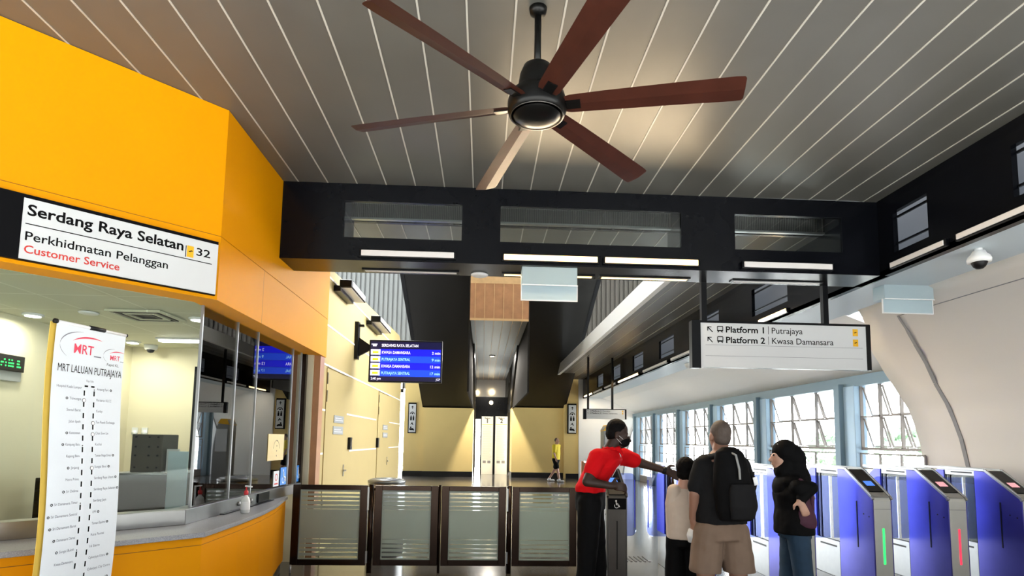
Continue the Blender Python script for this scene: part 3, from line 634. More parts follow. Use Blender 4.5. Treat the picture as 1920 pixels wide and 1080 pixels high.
# wall lamps on the beige wall
for i, (y0, y1, z, lab) in enumerate(((8.45, 9.45, 3.78, 'nearer the yellow booth'), (10.85, 12.1, 3.76, 'farther along, over the departures screen'))):
    t = thing('wall_lamp', 'black framed wall lamp high on the beige wall, %s' % lab, 'lamp', (WL, (y0+y1)/2, z), 'wall lamps on the beige wall')
    MB().box(WL, WL+.10, y0, y1-.15, z-.11, z-.03).build('arm', 'black_metal', t)
    MB().box(WL+.08, WL+.26, y0, y1, z-.05, z+.06).build('housing', 'black_metal', t, .01)
    MB().box(WL+.10, WL+.24, y0+.05, y1-.05, z-.056, z-.04).box(WL+.12, WL+.264, y0+.05, y1-.05, z-.035, z+.045).build('diffuser', 'lamp_off', t)
# passage downlights
for i, (px, py, lab) in enumerate(((923, 667, 'bright middle downlight in the passage ceiling'), (888, 668, 'left downlight at the passage ceiling edge'), (966, 668, 'right downlight at the passage ceiling edge'))):
    p = at(px, py, Z=4.93); r = .10 if i == 0 else .06
    t = thing('downlight', lab, 'lamp', p, 'downlights of the passage between the stairs')
    MB().lathe(p-Z_*.03, [(r*.9, 0), (r*1.25, .004), (r*1.25, .04)]).build('rim', 'white_paint', t)
    MB().lathe(p-Z_*.035, [(0, 0), (r*.85, 0), (r*.85, .01)]).build('bulb', 'spot_warm', t)
    if i == 0: add_area('lamp_light', p-Z_*.06, .3, .3, 420, (1, .93, .82), t)
for i, (px, py, lab) in enumerate(((922, 735, 'small far downlight in the pale end of the passage, middle one'), (893, 736, 'small far downlight in the pale end of the passage, left one'), (962, 736, 'small far downlight in the pale end of the passage, right one'), (921, 755, 'small far downlight just over the guide boards'))):
    p = at(px, py, Y=32.9 if i < 3 else 29.9); t = MB().lathe(p, [(0, -.06), (.08, -.06), (.10, 0)], 14, 0, (0, -1, 0)).build('spotlight', 'spot_warm'); tag(t, lab, 'lamp', 'far downlights of the passage')
# booth ceiling lights
for i, (px, py, lab) in enumerate(((62, 590, 'round downlight in the booth ceiling left of the banner top'), (372, 598, 'round downlight in the booth ceiling by the glass corner'), (249, 641, 'round downlight in the booth ceiling right of the banner top'))):
    p = at(px, py, Z=2.655); t = thing('booth_downlight', lab, 'lamp', p, 'round downlights in the booth ceiling')
    MB().lathe(p-Z_*.015, [(.062, 0), (.085, .006), (.085, .02)]).build('rim', 'white_paint', t)
    MB().lathe(p-Z_*.02, [(0, 0), (.062, 0), (.062, .01)]).build('bulb', 'lamp_white', t)
    add_area('lamp_light', p-Z_*.04, .12, .12, 9, (1, .97, .84), t)
t = thing('booth_tube_lamp', 'short white tube lamp on the booth ceiling', 'lamp', (-3.5, 6.85, 2.65))
MB().box(-3.75, -3.22, 6.80, 6.92, 2.64, 2.66).build('housing', 'white_paint', t)
MB().box(-3.73, -3.24, 6.82, 6.90, 2.615, 2.64).build('tube', 'lamp_white', t, .01)
add_area('lamp_light', (-3.5, 6.86, 2.60), .5, .1, 15, (1, .97, .84), t)
t = thing('air_vent', 'square louvred air vent in the booth ceiling', 'vent', (-3.15, 5.52, 2.655))
mb = MB(); f = Fr((-3.38, 5.3, 2.655), X_, Y_)
for q in range(4):
    a = .03+.05*q; b = .47-.05*q
    mb.box(-3.38+a-.02, -3.38+b+.02, 5.27+a-.02, 5.27+a, 2.635, 2.655, q % 2).box(-3.38+a-.02, -3.38+b+.02, 5.27+b, 5.27+b+.02, 2.635, 2.655, q % 2).box(-3.38+a-.02, -3.38+a, 5.27+a, 5.27+b, 2.635, 2.655, q % 2).box(-3.38+b, -3.38+b+.02, 5.27+a, 5.27+b, 2.635, 2.655, q % 2)
mb.build('frame', ['booth_ceiling', 'cabinet'], t); MB().box(-3.36, -2.9, 5.29, 5.75, 2.65, 2.658).build('louvre', 'cabinet', t)
t = MB().lathe(at(166, 589, Z=2.64), [(.0, 0), (.07, 0), (.085, .015)]).build('smoke_detector', 'white_paint'); tag(t, 'flat white detector disc on the booth ceiling over the banner', 'smoke detector')
p = at(282, 663, Y=7.42); p.z = 2.66; t = thing('dome_camera', 'small white dome camera at the booth ceiling corner', 'camera', p)
MB().lathe(p-Z_*.06, [(.06, 0), (.075, .02), (.075, .06)]).build('housing', 'white_paint', t); MB().lathe(p-Z_*.10, [(.0, 0), (.03, .008), (.045, .04)]).build('lens_dome', 'black_plastic', t)
# dome camera under the right soffit
p = at(1836, 488, Z=3.27); t = thing('dome_camera', 'white dome security camera hanging under the soffit by the shell wall', 'camera', V((p.x, p.y, ZB+.03)))
MB().lathe((p.x, p.y, p.z), [(.030, .06), (.034, ZB+.03-p.z)]).build('stem', 'white_paint', t)
MB().lathe((p.x, p.y, p.z), [(.0, -.02), (.092, -.02), (.095, .01), (.085, .035), (.06, .06), (.05, .085), (.02, .09)]).build('housing', 'white_paint', t)
MB().lathe((p.x, p.y, p.z-.085), [(.0, 0), (.028, .006), (.048, .025), (.062, .055), (.064, .07)]).build('lens_dome', 'black_plastic', t)
t = thing('dome_camera', 'small white dome camera beyond, left of the platform sign', 'camera', (4.9, 11.2, ZB))
p = at(1291, 682, X=4.75); MB().lathe(p, [(0, -.11), (.06, -.09), (.09, -.03), (.09, .05), (.04, .09), (.03, ZB-p.z+.03)]).build('housing', 'white_paint', t)
t.location = (p.x, p.y, ZB)
for c in t.children: c.matrix_parent_inverse = world_of(t).inverted()
# hanging clear signs under the bulkhead
for i, (xa, xb, yy, lab) in enumerate(((.375, .955, 6.0, 'clear hanging sign plate under the glowing bulkhead lamps'), (4.52, 5.10, 6.35, 'clear hanging sign plate under the soffit corner right of the platform sign'))):
    t = thing('hanging_sign_box', lab, 'sign', ((xa+xb)/2, yy, ZB), 'clear sign boxes under the bulkheads')
    hz = .05 if i == 0 else 0
    MB().box(xa, xb, yy-.04, yy+.16, ZB-.14-hz, ZB+(.03 if i else 0)).build('housing', 'acrylic', t, .006)
    MB().box(xa, xb, yy-.01, yy, ZB-.30-hz, ZB-.14-hz).build('plate', 'acrylic', t)
    MB().box(xa-.008, xb+.008, yy-.014, yy+.004, ZB-.306-hz, ZB-.296-hz).box(xa-.008, xa, yy-.014, yy+.004, ZB-.3-hz, ZB-.14-hz).box(xb, xb+.008, yy-.014, yy+.004, ZB-.3-hz, ZB-.14-hz).box(xa-.005, xb+.005, yy-.046, yy-.038, ZB-.15-hz, ZB-.14-hz).build('edge_frame', 'white_paint', t)
# ------------------------------------------------------------------ platform signs
def arrow(mb, f, a, b, s):
    th = s*.13
    mb.fbox(f, a, a+s*.75, b+s-th, b+s, 0, .003).fbox(f, a, a+th, b+s*.25, b+s, 0, .003)
    mb.prism([f(a+th*.3, b+s-th*1.2, 0), f(a+th*1.2, b+s-th*.3, 0), f(a+s, b+th*.5, 0), f(a+s-th, b, 0)], f.n*.003)
def train(mb, f, a, b, w, h):
    th = w*.11
    for q in ((a, a+th, b+h*.25, b+h*.9), (a+w-th, a+w, b+h*.25, b+h*.9), (a+th*.5, a+w-th*.5, b+h*.88, b+h), (a, a+w, b+h*.18, b+h*.38)): mb.fbox(f, *q, 0, .003)
    mb.prism([f(a+w*.05, b, 0), f(a+w*.2, b, 0), f(a+w*.35, b+h*.2, 0), f(a+w*.2, b+h*.2, 0)], f.n*.003); mb.prism([f(a+w*.8, b, 0), f(a+w*.95, b, 0), f(a+w*.8, b+h*.2, 0), f(a+w*.65, b+h*.2, 0)], f.n*.003)
def platform_sign(x0, x1, z0, z1, y, poles, ztop, label, k):
    t = thing('platform_sign', label, 'sign', ((x0+x1)/2, y, ztop), 'hanging platform signs')
    w, h = x1-x0, z1-z0; f = Fr((x0, y, z0), X_, Z_)
    MB().fbox(f, .0, w, 0, h, -.06, 0).fbox(f, -.055*k, .045*k, -.012, h+.02, -.08, .012).fbox(f, w-.035*k, w+.015*k, -.0, h+.02, -.08, .012).fbox(f, -.05*k, w+.01, h, h+.025*k, -.07, .01).build('frame', 'black_metal', t)
    MB().fbox(f, .045*k, w-.035*k, 0, h, 0, .006).build('face', 'sign_white', t)
    g = Fr(f(0, 0, .0062), X_, Z_); mb = MB(); bold = MB()
    for r in range(2):
        b = h*(.79-.235*r); cap = h*.135
        arrow(mb, g, w*.062, b, h*.125); train(mb, g, w*.118, b-h*.005, w*.034, h*.15)
        text_mb(mb, g, 'Platform %d' % (r+1), w*.168, w*(.388 if r == 0 else .393), b, cap, .001, bold=.022)
        mb.fbox(g, w*.412, w*.414, b-h*.02, b+cap*1.2, 0, .002)
        text_mb(mb, g, ('Putrajaya', 'Kwasa Damansara')[r], w*.433, w*(.612, .79)[r], b, cap, .001, bold=.003)
    mb.build('lettering', 'ink', t)
    ln = MB()
    for q in (.50, .255): ln.fbox(g, w*.05, w*.96, h*q, h*(q+.006), 0, .001)
    ln.build('divider_line', 'ink_grey', t)
    for r in range(2):
        bb = MB().fbox(g, w*.905, w*.935, h*(.775-.235*r), h*(.935-.235*r), 0, .002).build('line_badge', 'badge_yellow', t)
        MB().fbox(g, w*.913, w*.921, h*(.845-.235*r), h*(.86-.235*r), .002, .003).fbox(g, w*.919, w*.927, h*(.855-.235*r), h*(.87-.235*r), .002, .003).build('badge_mark', 'ink', bb)
    for px in poles: MB().box(px-.03*k, px+.03*k, y-.03+.03, y+.03+.03, z1, ztop).build('pole', 'black_metal', t)
platform_sign(2.36, 4.345, 2.395, 2.895, 6.36, (2.455, 3.86), ZB, 'big hanging platform 1 and 2 sign on two black poles under the bulkhead', 1)
platform_sign(3.14, 4.42, 2.25, 2.54, 18, (3.24, 4.0), ZC, 'small distant platform sign hanging above the red shirted man', 1)
# toilet and lift pictogram signs on the far piers
def pict_sign(px0, px1, py0, py1, y, label):
    a, b = at(px0, py1, Y=y), at(px1, py0, Y=y); w, h = b.x-a.x, b.z-a.z; t = thing('pictogram_sign', label, 'sign', a, 'pictogram signs on the beige piers'); f = Fr(a, X_, Z_)
    MB().fbox(f, 0, w, 0, h, -.10, .0).build('frame', 'ink', t); MB().fbox(f, w*.12, w*.95, h*.03, h*.95, 0, .01).build('face', 'sign_white', t)
    mb = MB(); g = Fr(f(w*.53, 0, .011), X_, Z_); u = w*.3
    arrowz = h*.84; mb.fbox(g, -u*.12, u*.12, arrowz-u*.5, arrowz+u*.4, 0, .01); mb.prism([g(-u*.6, arrowz, 0), g(0, arrowz+u*.7, 0), g(u*.6, arrowz, 0), g(0, arrowz+u*.3, 0)], g.n*.01)
    mb.ring(g, 0, h*.62, u*.75, u, 0, .01, seg=14, t0=0, t1=.5).disc(g, 0, h*.64, u*.3, 0, .01)
    for s_ in (-1, 1): mb.fbox(g, s_*u*.5-u*.3, s_*u*.5+u*.3, h*.42, h*.53, 0, .01).disc(g, s_*u*.5, h*.555, u*.25, 0, .01)
    mb.prism([g(-u*.8, h*.27, 0), g(0, h*.36, 0), g(u*.6, h*.27, 0), g(u*.2, h*.27, 0), g(0, h*.31, 0)], g.n*.01)
    mb.fbox(g, -u, u*.6, h*.10, h*.16, 0, .01).disc(g, -u*.5, h*.19, u*.3, 0, .01).disc(g, u*.6, h*.11, u*.3, 0, .01)
    mb.build('pictogram', 'ink', t)
pict_sign(764, 781, 755, 812, 24.9, 'vertical pictogram sign on the left beige pier')
pict_sign(1064, 1081, 757, 813, 24.6, 'vertical pictogram sign on the right beige pier beside the man in yellow')
# platform guide boards
for i, (px0, px1, n, lab) in enumerate(((901, 925, '1', 'tall white guide board for platform 1 between the stairs'), (927, 952, '2', 'tall white guide board for platform 2 between the stairs'))):
    a, b = at(px0, 897, Y=27), at(px1, 781, Y=27); a.z = .0; w, h = b.x-a.x, b.z-a.z; t = thing('guide_board', lab, 'board', a, 'guide boards between the stairs'); f = Fr(a, X_, Z_)
    MB().fbox(f, 0, w, 0, h, -.08, 0).build('panel', 'sign_white', t)
    MB().fbox(f, -.05, 0, 0, h+.05, -.09, .02).fbox(f, w, w+.05, 0, h+.05, -.09, .02).build('frame', 'black_metal', t)
    mb = MB(); text_mb(mb, f, n, w*.35, w*.65, h*.885, .19, .004, bold=.02, align='mid'); text_mb(mb, f, 'Platform', w*.25, w*.75, h*.955, .07, .004, bold=.02); mb.build('lettering', 'ink', t)
    mb = MB(); random.seed(i)
    for k in range(32):
        z = h*(.83-.0185*k); mb.fbox(f, w*.12, w*random.uniform(.7, .9), z, z+.012, 0, .004)
    for k in (0, 1): mb.fbox(f, w*(.15+.4*k), w*(.42+.4*k), h*.19, h*.235, 0, .004)
    mb.build('route_list', 'ink_grey', t)
    MB().fbox(f, w*.04, w*.96, h*.855, h*.865, 0, .004).build('colour_band', 'badge_yellow', t)
# ------------------------------------------------------------------ departures screen
a, b = at(690, 716, Y=10), at(830, 640, Y=10); yaw = 0
f = Fr((a.x, 10, a.z), (1, -.02, 0), Z_); w, h = b.x-a.x, b.z-a.z
t = thing('departures_screen', 'blue departures screen on a black arm from the beige wall', 'screen', (a.x+w/2, 10, a.z))
MB().fbox(f, 0, w, 0, h, -.09, 0).build('casing', 'black_plastic', t, .01)
mb = MB().fbox(f, w*.02, w*.985, h*.03, h*.96, 0, .004)
mb.build('display', 'screen_navy', t)
r1 = MB(); r2 = MB(); pw = MB(); py_ = MB(); tx = MB(); tc_ = MB()
for r in range(4):
    z1 = h*(.785-.163*r); z0 = z1-h*.158; (r1, r2)[r % 2].fbox(f, w*.14, w*.98, z0, z1, .004, .006)
    pw.fbox(f, w*.025, w*.155, z0+h*.018, z1-h*.012, .006, .008); py_.fbox(f, w*.05, w*.13, z0+h*.05, z1-h*.055, .008, .009)
    T = (tx, tc_)[r % 2]; text_mb(T, f, ('KWASA DAMANSARA', 'PUTRAJAYA SENTRAL')[r % 2], w*.175, w*.565, z0+h*.045, h*.065, .0075, bold=.015)
    text_mb(T, f, ('2 min', '9 min', '12 min', '17 min')[r], w*(.86, .86, .84, .84)[r], w*.975, z0+h*.045, h*.062, .0075, bold=.015)
text_mb(tx, f, 'SERDANG RAYA SELATAN', w*.17, w*.67, h*.84, h*.062, .0055, bold=.02); text_mb(tx, f, '2:40 pm', w*.035, w*.17, h*.055, h*.06, .0055, bold=.01); text_mb(tx, f, 'JCP', w*.92, w*.98, h*.055, h*.05, .0055, bold=.01)
tx.fbox(f, w*.05, w*.10, h*.845, h*.88, .004, .006).fbox(f, w*.03, w*.11, h*.885, h*.905, .004, .006)
for m_, n_, mm in ((r1, 'row', 'screen_blue'), (r2, 'row', 'screen_blue2'), (pw, 'route_pill', 'screen_text'), (py_, 'route_mark', 'screen_yellow'), (tx, 'lettering', 'screen_text'), (tc_, 'lettering', 'screen_cyan')): m_.build(n_, mm, t)
mb = MB().box(WL, WL+.06, 9.93, 10.07, 2.88, 3.52); mb.prism([(WL+.03, 10.0, 3.28), (WL+.03, 10.0, 2.92), (a.x+.03, 10.02, 3.06), (a.x+.03, 10.02, 3.12)], (0, .05, 0)); mb.box(WL+.05, WL+.14, 9.97, 10.03, 3.44, 3.48)
mb.build('wall_arm', 'black_metal', t)
# ------------------------------------------------------------------ ceiling fan
HUB = V((.285, 3.33, 3.55)); t = thing('ceiling_fan', 'large brown six-bladed ceiling fan with black motor hub', 'fan', (HUB.x, HUB.y, ZC))
MB().lathe((HUB.x, HUB.y, ZC-.05), [(.018, 0), (.05, .02), (.055, .05)]).build('canopy', 'fan_black', t)
MB().tube([HUB+Z_*.2, V((HUB.x, HUB.y, ZC-.03))], .021, 14).build('rod', 'fan_black', t)
MB().lathe(HUB, [(.03, .27), (.055, .262), (.085, .24), (.105, .19), (.115, .12), (.118, .08), (.165, .06), (.175, .02), (.176, -.035), (.168, -.06), (.155, -.07)], 40).build('motor_housing', 'fan_black', t)
MB().lathe(HUB-Z_*.07, [(.0, -.030), (.06, -.027), (.11, -.016), (.140, .0), (.150, .012)], 40).build('bottom_cap', 'fan_black', t)
MB().lathe(HUB-Z_*.066, [(.150, -.004), (.158, -.004), (.160, .004), (.150, .006)], 40).build('trim_ring', 'dark_steel', t)
a0 = -15.0; tip = 1.175; pitch = math.radians(-15)
for k in range(6):
    ang = math.radians(a0+60*k); d = V((math.cos(ang), math.sin(ang), 0)); s_ = V((-d.y, d.x, 0)); sd = s_*math.cos(pitch)+Z_*math.sin(pitch); nn = d.cross(sd)
    sec = [(.13, .045), (.20, .066), (.40, .072), (.80, .080), (1.12, .086), (1.165, .083), (tip, .070)]
    vs = []; z0 = HUB-Z_*.01
    for r, hw in sec:
        c = z0+d*r-Z_*.02*(r/tip)**2
        vs += [c-sd*hw+nn*.001, c-nn*.006, c+sd*hw+nn*.001, c+nn*.007]
    fs = [(i*4+j, i*4+(j+1) % 4, i*4+4+(j+1) % 4, i*4+4+j) for i in range(len(sec)-1) for j in range(4)] + [(3, 2, 1, 0), tuple(len(vs)-4+j for j in range(4))]
    bl = MB().add(vs, fs).build('blade', 'fan_wood', t)
    MB().hexa([z0+d*.10-sd*.03-nn*.012, z0+d*.26-sd*.03-nn*.012, z0+d*.26+sd*.03-nn*.012, z0+d*.10+sd*.03-nn*.012, z0+d*.10-sd*.03-nn*.005, z0+d*.26-sd*.03-nn*.005, z0+d*.26+sd*.03-nn*.005, z0+d*.10+sd*.03-nn*.005]).build('blade_bracket', 'fan_black', bl)
# ------------------------------------------------------------------ glass barrier panels
YFN = 7.05
fx = [(-2.19, -1.33), (-1.245, -.505), (-.465, .29), (.365, 1.13)]
labs = ['glass barrier panel beside the yellow booth counter', 'glass barrier panel second from the yellow booth', 'glass barrier panel third from the yellow booth', 'glass barrier panel next to the man in the red shirt']
for i, (x0, x1) in enumerate(fx):
    t = thing('barrier_panel', labs[i], 'barrier', ((x0+x1)/2, YFN, 0), 'bronze framed glass barrier panels'); z0, z1 = .085, 1.0; fw_ = .085
    mb = MB().box(x0, x0+fw_, YFN-.025, YFN+.025, z0, z1).box(x1-fw_, x1, YFN-.025, YFN+.025, z0, z1).box(x0+fw_, x1-fw_, YFN-.025, YFN+.025, z0, z0+.065).box(x0+fw_, x1-fw_, YFN-.025, YFN+.025, z1-.055, z1)
    mb.build('frame', 'bronze', t, .004)
    g0, g1, h0, h1 = x0+fw_, x1-fw_, z0+.065, z1-.055; H = h1-h0
    MB().box(g0, g1, YFN-.004, YFN+.004, h0, h1).build('glass_pane', 'pane', t)
    cuts = [(.018, .050), (.090, .114), (.152, .171), (.217, .230), (.288, .294), (.718, .723), (.772, .783), (.833, .850), (.890, .912), (.942, .972)]
    mb = MB(); e = [0.0]+[v for c in cuts for v in c]+[1.0]
    for k in range(0, len(e), 2): mb.box(g0+.004, g1-.004, YFN-.0062, YFN-.0042, h0+H*e[k], h0+H*e[k+1])
    mb.box(g0, g0+.012, YFN-.008, YFN-.004, h0, h1).box(g1-.012, g1, YFN-.008, YFN-.004, h0, h1)
    mb.build('frosted_film', 'frost', t)
    sx = x1+.04 if i in (0, 2) else x1+.015
    if i < 3: MB().tube([(sx, YFN, 0), (sx, YFN, 1.012)], .030 if i != 1 else .016, 16).build('post', 'bronze', t)
    if i == 0: MB().tube([(x0+.012, YFN-.03, 0), (x0+.012, YFN-.03, .09)], .012).build('foot_pin', 'brushed', t)
    if i != 1 and i < 3: MB().box(x1+.005, x1+.025, YFN-.06, YFN-.035, .72, .98).box(x1+.005, x1+.025, YFN-.06, YFN-.035, .12, .25).build('hinge', 'steel', t)
# ------------------------------------------------------------------ fare gates
GY = 6.25; GW = .215
def fare_gate(x, label, lit, dark=False, reader='reader_blue', left_flap=True, right_flap=True):
    t = thing('fare_gate', label, 'fare gate', (x+GW/2, GY, 0), 'fare gates'); body = 'dark_steel' if dark else 'brushed'; sidem = 'dark_steel' if dark else 'blue_metal'
    P = lambda xx, pts: [(x+xx, GY+y, z) for y, z in pts]
    front = [(.012, .0), (0, .06), (0, .96), (.02, .995), (.47, 1.275), (.62, 1.285), (.62, 0)]
    MB().prism(P(.012, front), (GW-.024, 0, 0)).build('front_housing', 'dark_steel' if dark else 'gate_front', t, .006)
    side = [(.03, .0), (.004, .06), (.004, .955), (.02, .985), (.47, 1.265), (.62, 1.275), (.62, 0)]
    for xx, n in ((.0, 0), (GW-.012, 1)): MB().prism(P(xx, side), (.012, 0, 0)).build('side_panel', sidem, t, .003)
    mb = MB()
    for xx in (-.004, GW-.014):
        for (ya, za), (yb, zb_) in zip([(0, .97), (.02, 1.0), (.47, 1.285)], [(.02, 1.0), (.47, 1.285), (1.42, 1.29)]): mb.bar((x+xx+.009, GY+ya, za), (x+xx+.009, GY+yb, zb_), .022, .030)
    mb.build('edge_rail', body, t, .003)
    sl = Fr((x, GY+.02, .998), X_, (0, .45, .28)); L = math.hypot(.45, .28)
    pn = MB().fbox(sl, .022, GW-.022, L*.16, L*.97, .0, .012).build('reader_panel', 'black_panel', t, .003)
    MB().fbox(sl, .06, GW-.06, L*.36, L*.52, .012, .015).build('reader_screen', reader, pn)
    MB().fbox(sl, .024, GW-.024, -.01, L*.14, .0, .008).build('nose_plate', body, t, .003)
    if lit: MB().box(x+.098, x+.118, GY-.006, GY+.01, .285, .665).build('light_strip', lit, t, .004)
    else:
        MB().box(x+.100, x+.112, GY-.003, GY+.01, .22, .72).build('light_slot', 'black_plastic', t)
    MB().box(x+.012, x+GW-.012, GY-.0015, GY+.002, .868, .872).build('seam', 'ink_grey', t)
    if dark:
        f = Fr((x, GY-.004, .84), X_, Z_); st = MB().fbox(f, .012, GW-.012, 0, .115, -.002, .002).build('access_sticker', 'ink', t); mb = MB()
        mb.disc(f, .095, .088, .010, .002, .004).bar(f(.095, .078, .003), f(.098, .050, .003), .008).bar(f(.098, .050, .003), f(.122, .048, .003), .008).bar(f(.122, .048, .003), f(.132, .026, .003), .008).bar(f(.096, .066, .003), f(.116, .064, .003), .006).ring(f, .10, .038, .019, .025, .002, .004, seg=18, t0=.42, t1=1.05); mb.build('wheelchair_symbol', 'white_paint', st)
    MB().box(x+GW-.001 if dark else x-.004, x+GW+.004 if dark else x+.001, GY+.27, GY+.285, .42, .93).build('side_slot', 'black_plastic', t)
    mb = MB()
    for yy, zz in ((.16, .80), (.07, .78)): mb.disc(Fr((x, GY+yy, zz), -Y_, Z_), 0, 0, .008, -.002, .003)
    mb.build('lock', 'black_plastic', t)
    MB().box(x, x+GW, GY+.62, GY+1.08, 0, .42).build('plinth', body, t, .004)
    for xx in (-.002, GW-.001): MB().box(x+xx, x+xx+.003, GY+.68, GY+1.02, .345, .365).build('plinth_slot', 'black_plastic', t)
    MB().box(x+.01, x+GW-.01, GY+.62, GY+1.08, 1.205, 1.285).build('top_rail', body, t, .004)
    for xx in (.007, GW-.010): MB().box(x+xx, x+xx+.003, GY+.66, GY+.98, 1.235, 1.25).build('rail_slot', 'black_plastic', t)
    MB().box(x+.02, x+.028, GY+.62, GY+1.08, .42, 1.205).box(x+GW-.028, x+GW-.02, GY+.62, GY+1.08, .42, 1.205).build('side_glass', 'teal_pane', t)
    MB().box(x+.012, x+.042, GY+1.0, GY+1.03, .42, 1.205).box(x+GW-.042, x+GW-.012, GY+1.0, GY+1.03, .42, 1.205).box(x+.07, x+.14, GY+.80, GY+.90, .42, 1.205).build('inner_post', 'black_metal', t)
    back = [(1.08, 0), (1.08, 1.285), (1.2, 1.285), (1.40, 1.14), (1.42, 1.08), (1.42, 0)]
    MB().prism(P(.012, back), (GW-.024, 0, 0)).build('rear_housing', body, t, .006)
    for xx in (0, GW-.012): MB().prism(P(xx, [(1.085, .42), (1.085, 1.26), (1.2, 1.26), (1.38, 1.13), (1.40, 1.08), (1.40, .42)]), (.012, 0, 0)).build('rear_side_panel', sidem if dark else 'blue_panel', t, .003)
    def flap(s, xa, xb):
        f = Fr((xa, GY+.80, .44), X_, Z_); w = xb-xa; h = .74; r = .07; pts = []
        cs = [(r, r, 2), (w-r, r, 3), (w-r, h-r, 0), (r, h-r, 1)]
        for q, (cx, cz, qd) in enumerate(cs):
            if (s > 0) == (q in (1, 2)):
                for k in range(6): A = (qd+k/5)*math.pi/2; pts.append(f(cx+r*math.cos(A), cz+r*math.sin(A)))
            else: pts.append(f((0, w, w, 0)[q], (0, 0, h, h)[q]))
        fl = MB().prism(pts, f.n*.010).build('flap', 'flap_glass', t); e_ = w-.02 if s > 0 else .008
        MB().fbox(f, e_, e_+.012, .10, h-.08, .010, .013).build('flap_strip', 'blue_panel', fl)
    if right_flap: flap(1, x+GW, x+GW+.30)
    if left_flap: flap(-1, x-.30, x)
    return t
fare_gate(1.33, 'dark grey fare gate with wheelchair symbol at the end of the glass barrier', None, True, left_flap=False)
fare_gate(2.28, 'blue sided fare gate behind the boy and the man with the backpack', 'led_green')
fare_gate(3.375, 'fare gate with green light behind the woman in the black headscarf', 'led_green')
fare_gate(4.235, 'fare gate with green light in full view right of the woman', 'led_green')
fare_gate(5.085, 'fare gate showing a red light strip', 'led_red', reader='reader_pink')
fare_gate(5.93, 'last fare gate against the shell wall', 'led_red', reader='reader_pink', right_flap=False)
t = MB()
for k in range(9): t.box(1.72+k*.06, 1.745+k*.06, 7.75, 8.1, 0, .006)
tag(t.build('floor_grating', 'bronze'), 'ribbed tactile strip on the floor behind the wheelchair gate', 'floor strip')
# ------------------------------------------------------------------ things on and in the booth
p = V((-2.10, 5.42, .87)); t = thing('sanitiser_bottle', 'clear hand sanitiser bottle with red pump on the granite ledge', 'bottle', p)
MB().lathe(p, [(.034, 0), (.038, .01), (.038, .11), (.030, .135), (.014, .15), (.014, .16)], 20).build('bottle', 'sanitiser', t)
MB().lathe(p+Z_*.16, [(.017, 0), (.019, .01), (.017, .035), (.007, .04), (.006, .075)], 16).build('pump', 'pump_red', t)
MB().bar(p+Z_*.238+X_*-.01, p+Z_*.232+X_*.05, .016, .012).build('nozzle', 'white_paint', t)
MB().lathe(p+Z_*.03, [(.0385, 0), (.0388, .002), (.0388, .07), (.0385, .072)], 20).build('bottle_label', 'white_paint', t)
f = Fr((GX+.003, 6.44, 1.29), (0, 1, 0), Z_); t = thing('paper_notice', 'cream paper notice stuck on the booth glass', 'notice', f(0, 0))
MB().fbox(f, 0, .50, 0, .29, 0, .003).build('sheet', 'paper_cream', t)
mb = MB()
for k in range(4): mb.disc(f, .27, .05+.055*k, .008, .003, .004)
mb.ring(f, .26, .13, .09, .094, .003, .004, seg=24, t0=0, t1=.5); mb.build('print', 'cabinet', t)
for i, (y0, lab) in enumerate(((6.88, 'blue wheelchair sticker low on the booth glass'), (7.47, 'blue wheelchair sticker by the booth end post'))):
    f = Fr((GX+.003, y0, 1.0), (0, 1, 0), Z_); w = .20 if i == 0 else .10; t = thing('access_sticker', lab, 'sticker', f(0, 0), 'blue stickers on the booth glass')
    MB().fbox(f, 0, w, 0, .20, 0, .003).build('sheet', 'sticker_blue', t); mb = MB(); k = w/.2
    mb.disc(f, .09*k, .165, .014, .003, .004).bar(f(.09*k, .15, .004), f(.10*k, .09, .004), .014).bar(f(.10*k, .09, .004), f(.15*k, .085, .004), .014).bar(f(.15*k, .085, .004), f(.165*k, .04, .004), .014).ring(f, .10*k, .06, .034*k, .046*k, .003, .004, seg=16, t0=.4, t1=1.05)
    mb.build('wheelchair_symbol', 'white_paint', t)
f = Fr((GX+.003, 6.66, 1.0), (0, 1, 0), Z_); t = thing('white_sticker', 'white sticker beside the blue wheelchair sticker on the booth glass', 'sticker', f(0, 0))
MB().fbox(f, 0, .17, 0, .17, 0, .003).build('sheet', 'sign_white', t); mb = MB().ring(f, .085, .10, .03, .04, .003, .004, seg=16).fbox(f, .03, .14, .02, .035, .003, .004); mb.build('print', 'ink_red', t)
# desk and cabinets inside
tag(MB().box(-4.45, -3.35, 4.4, 5.2, .72, .76).box(-4.4, -3.5, 4.6, 5.0, 0, .72).build('desk', 'cabinet', bevel=.006), 'dark brown desk inside the booth behind the banner', 'desk')
tag(MB().box(-2.84, -2.43, 5.3, 7.4, .84, .88).box(-2.82, -2.5, 5.4, 7.3, 0, .84).build('work_surface', 'grey_plastic', bevel=.006), 'grey work surface inside the booth under the side glass', 'desk')
t = thing('cabinet', 'dark cabinet inside the booth under the punched panel', 'cabinet', (-2.95, 5.75, 0))
MB().box(-3.33, -2.86, 5.55, 6.0, 0, 1.19).build('body', 'cabinet', t, .006); MB().box(-3.35, -2.84, 5.53, 6.02, 1.19, 1.205).build('cabinet_top', 'grey_plastic', t)
t = thing('punched_panel_box', 'brown box with screw heads on top of the dark cabinet', 'box', (-3.05, 5.72, 1.205))
MB().box(-3.24, -2.96, 5.62, 5.9, 1.205, 1.555).build('body', 'cabinet', t, .006); mb = MB()
for a in (-3.20, -3.08, -3.0):
    for zz in (1.25, 1.36, 1.44, 1.53): mb.disc(Fr((a, 5.618, zz), X_, Z_), 0, 0, .009, 0, .006)
mb.build('screw_heads', 'black_plastic', t)
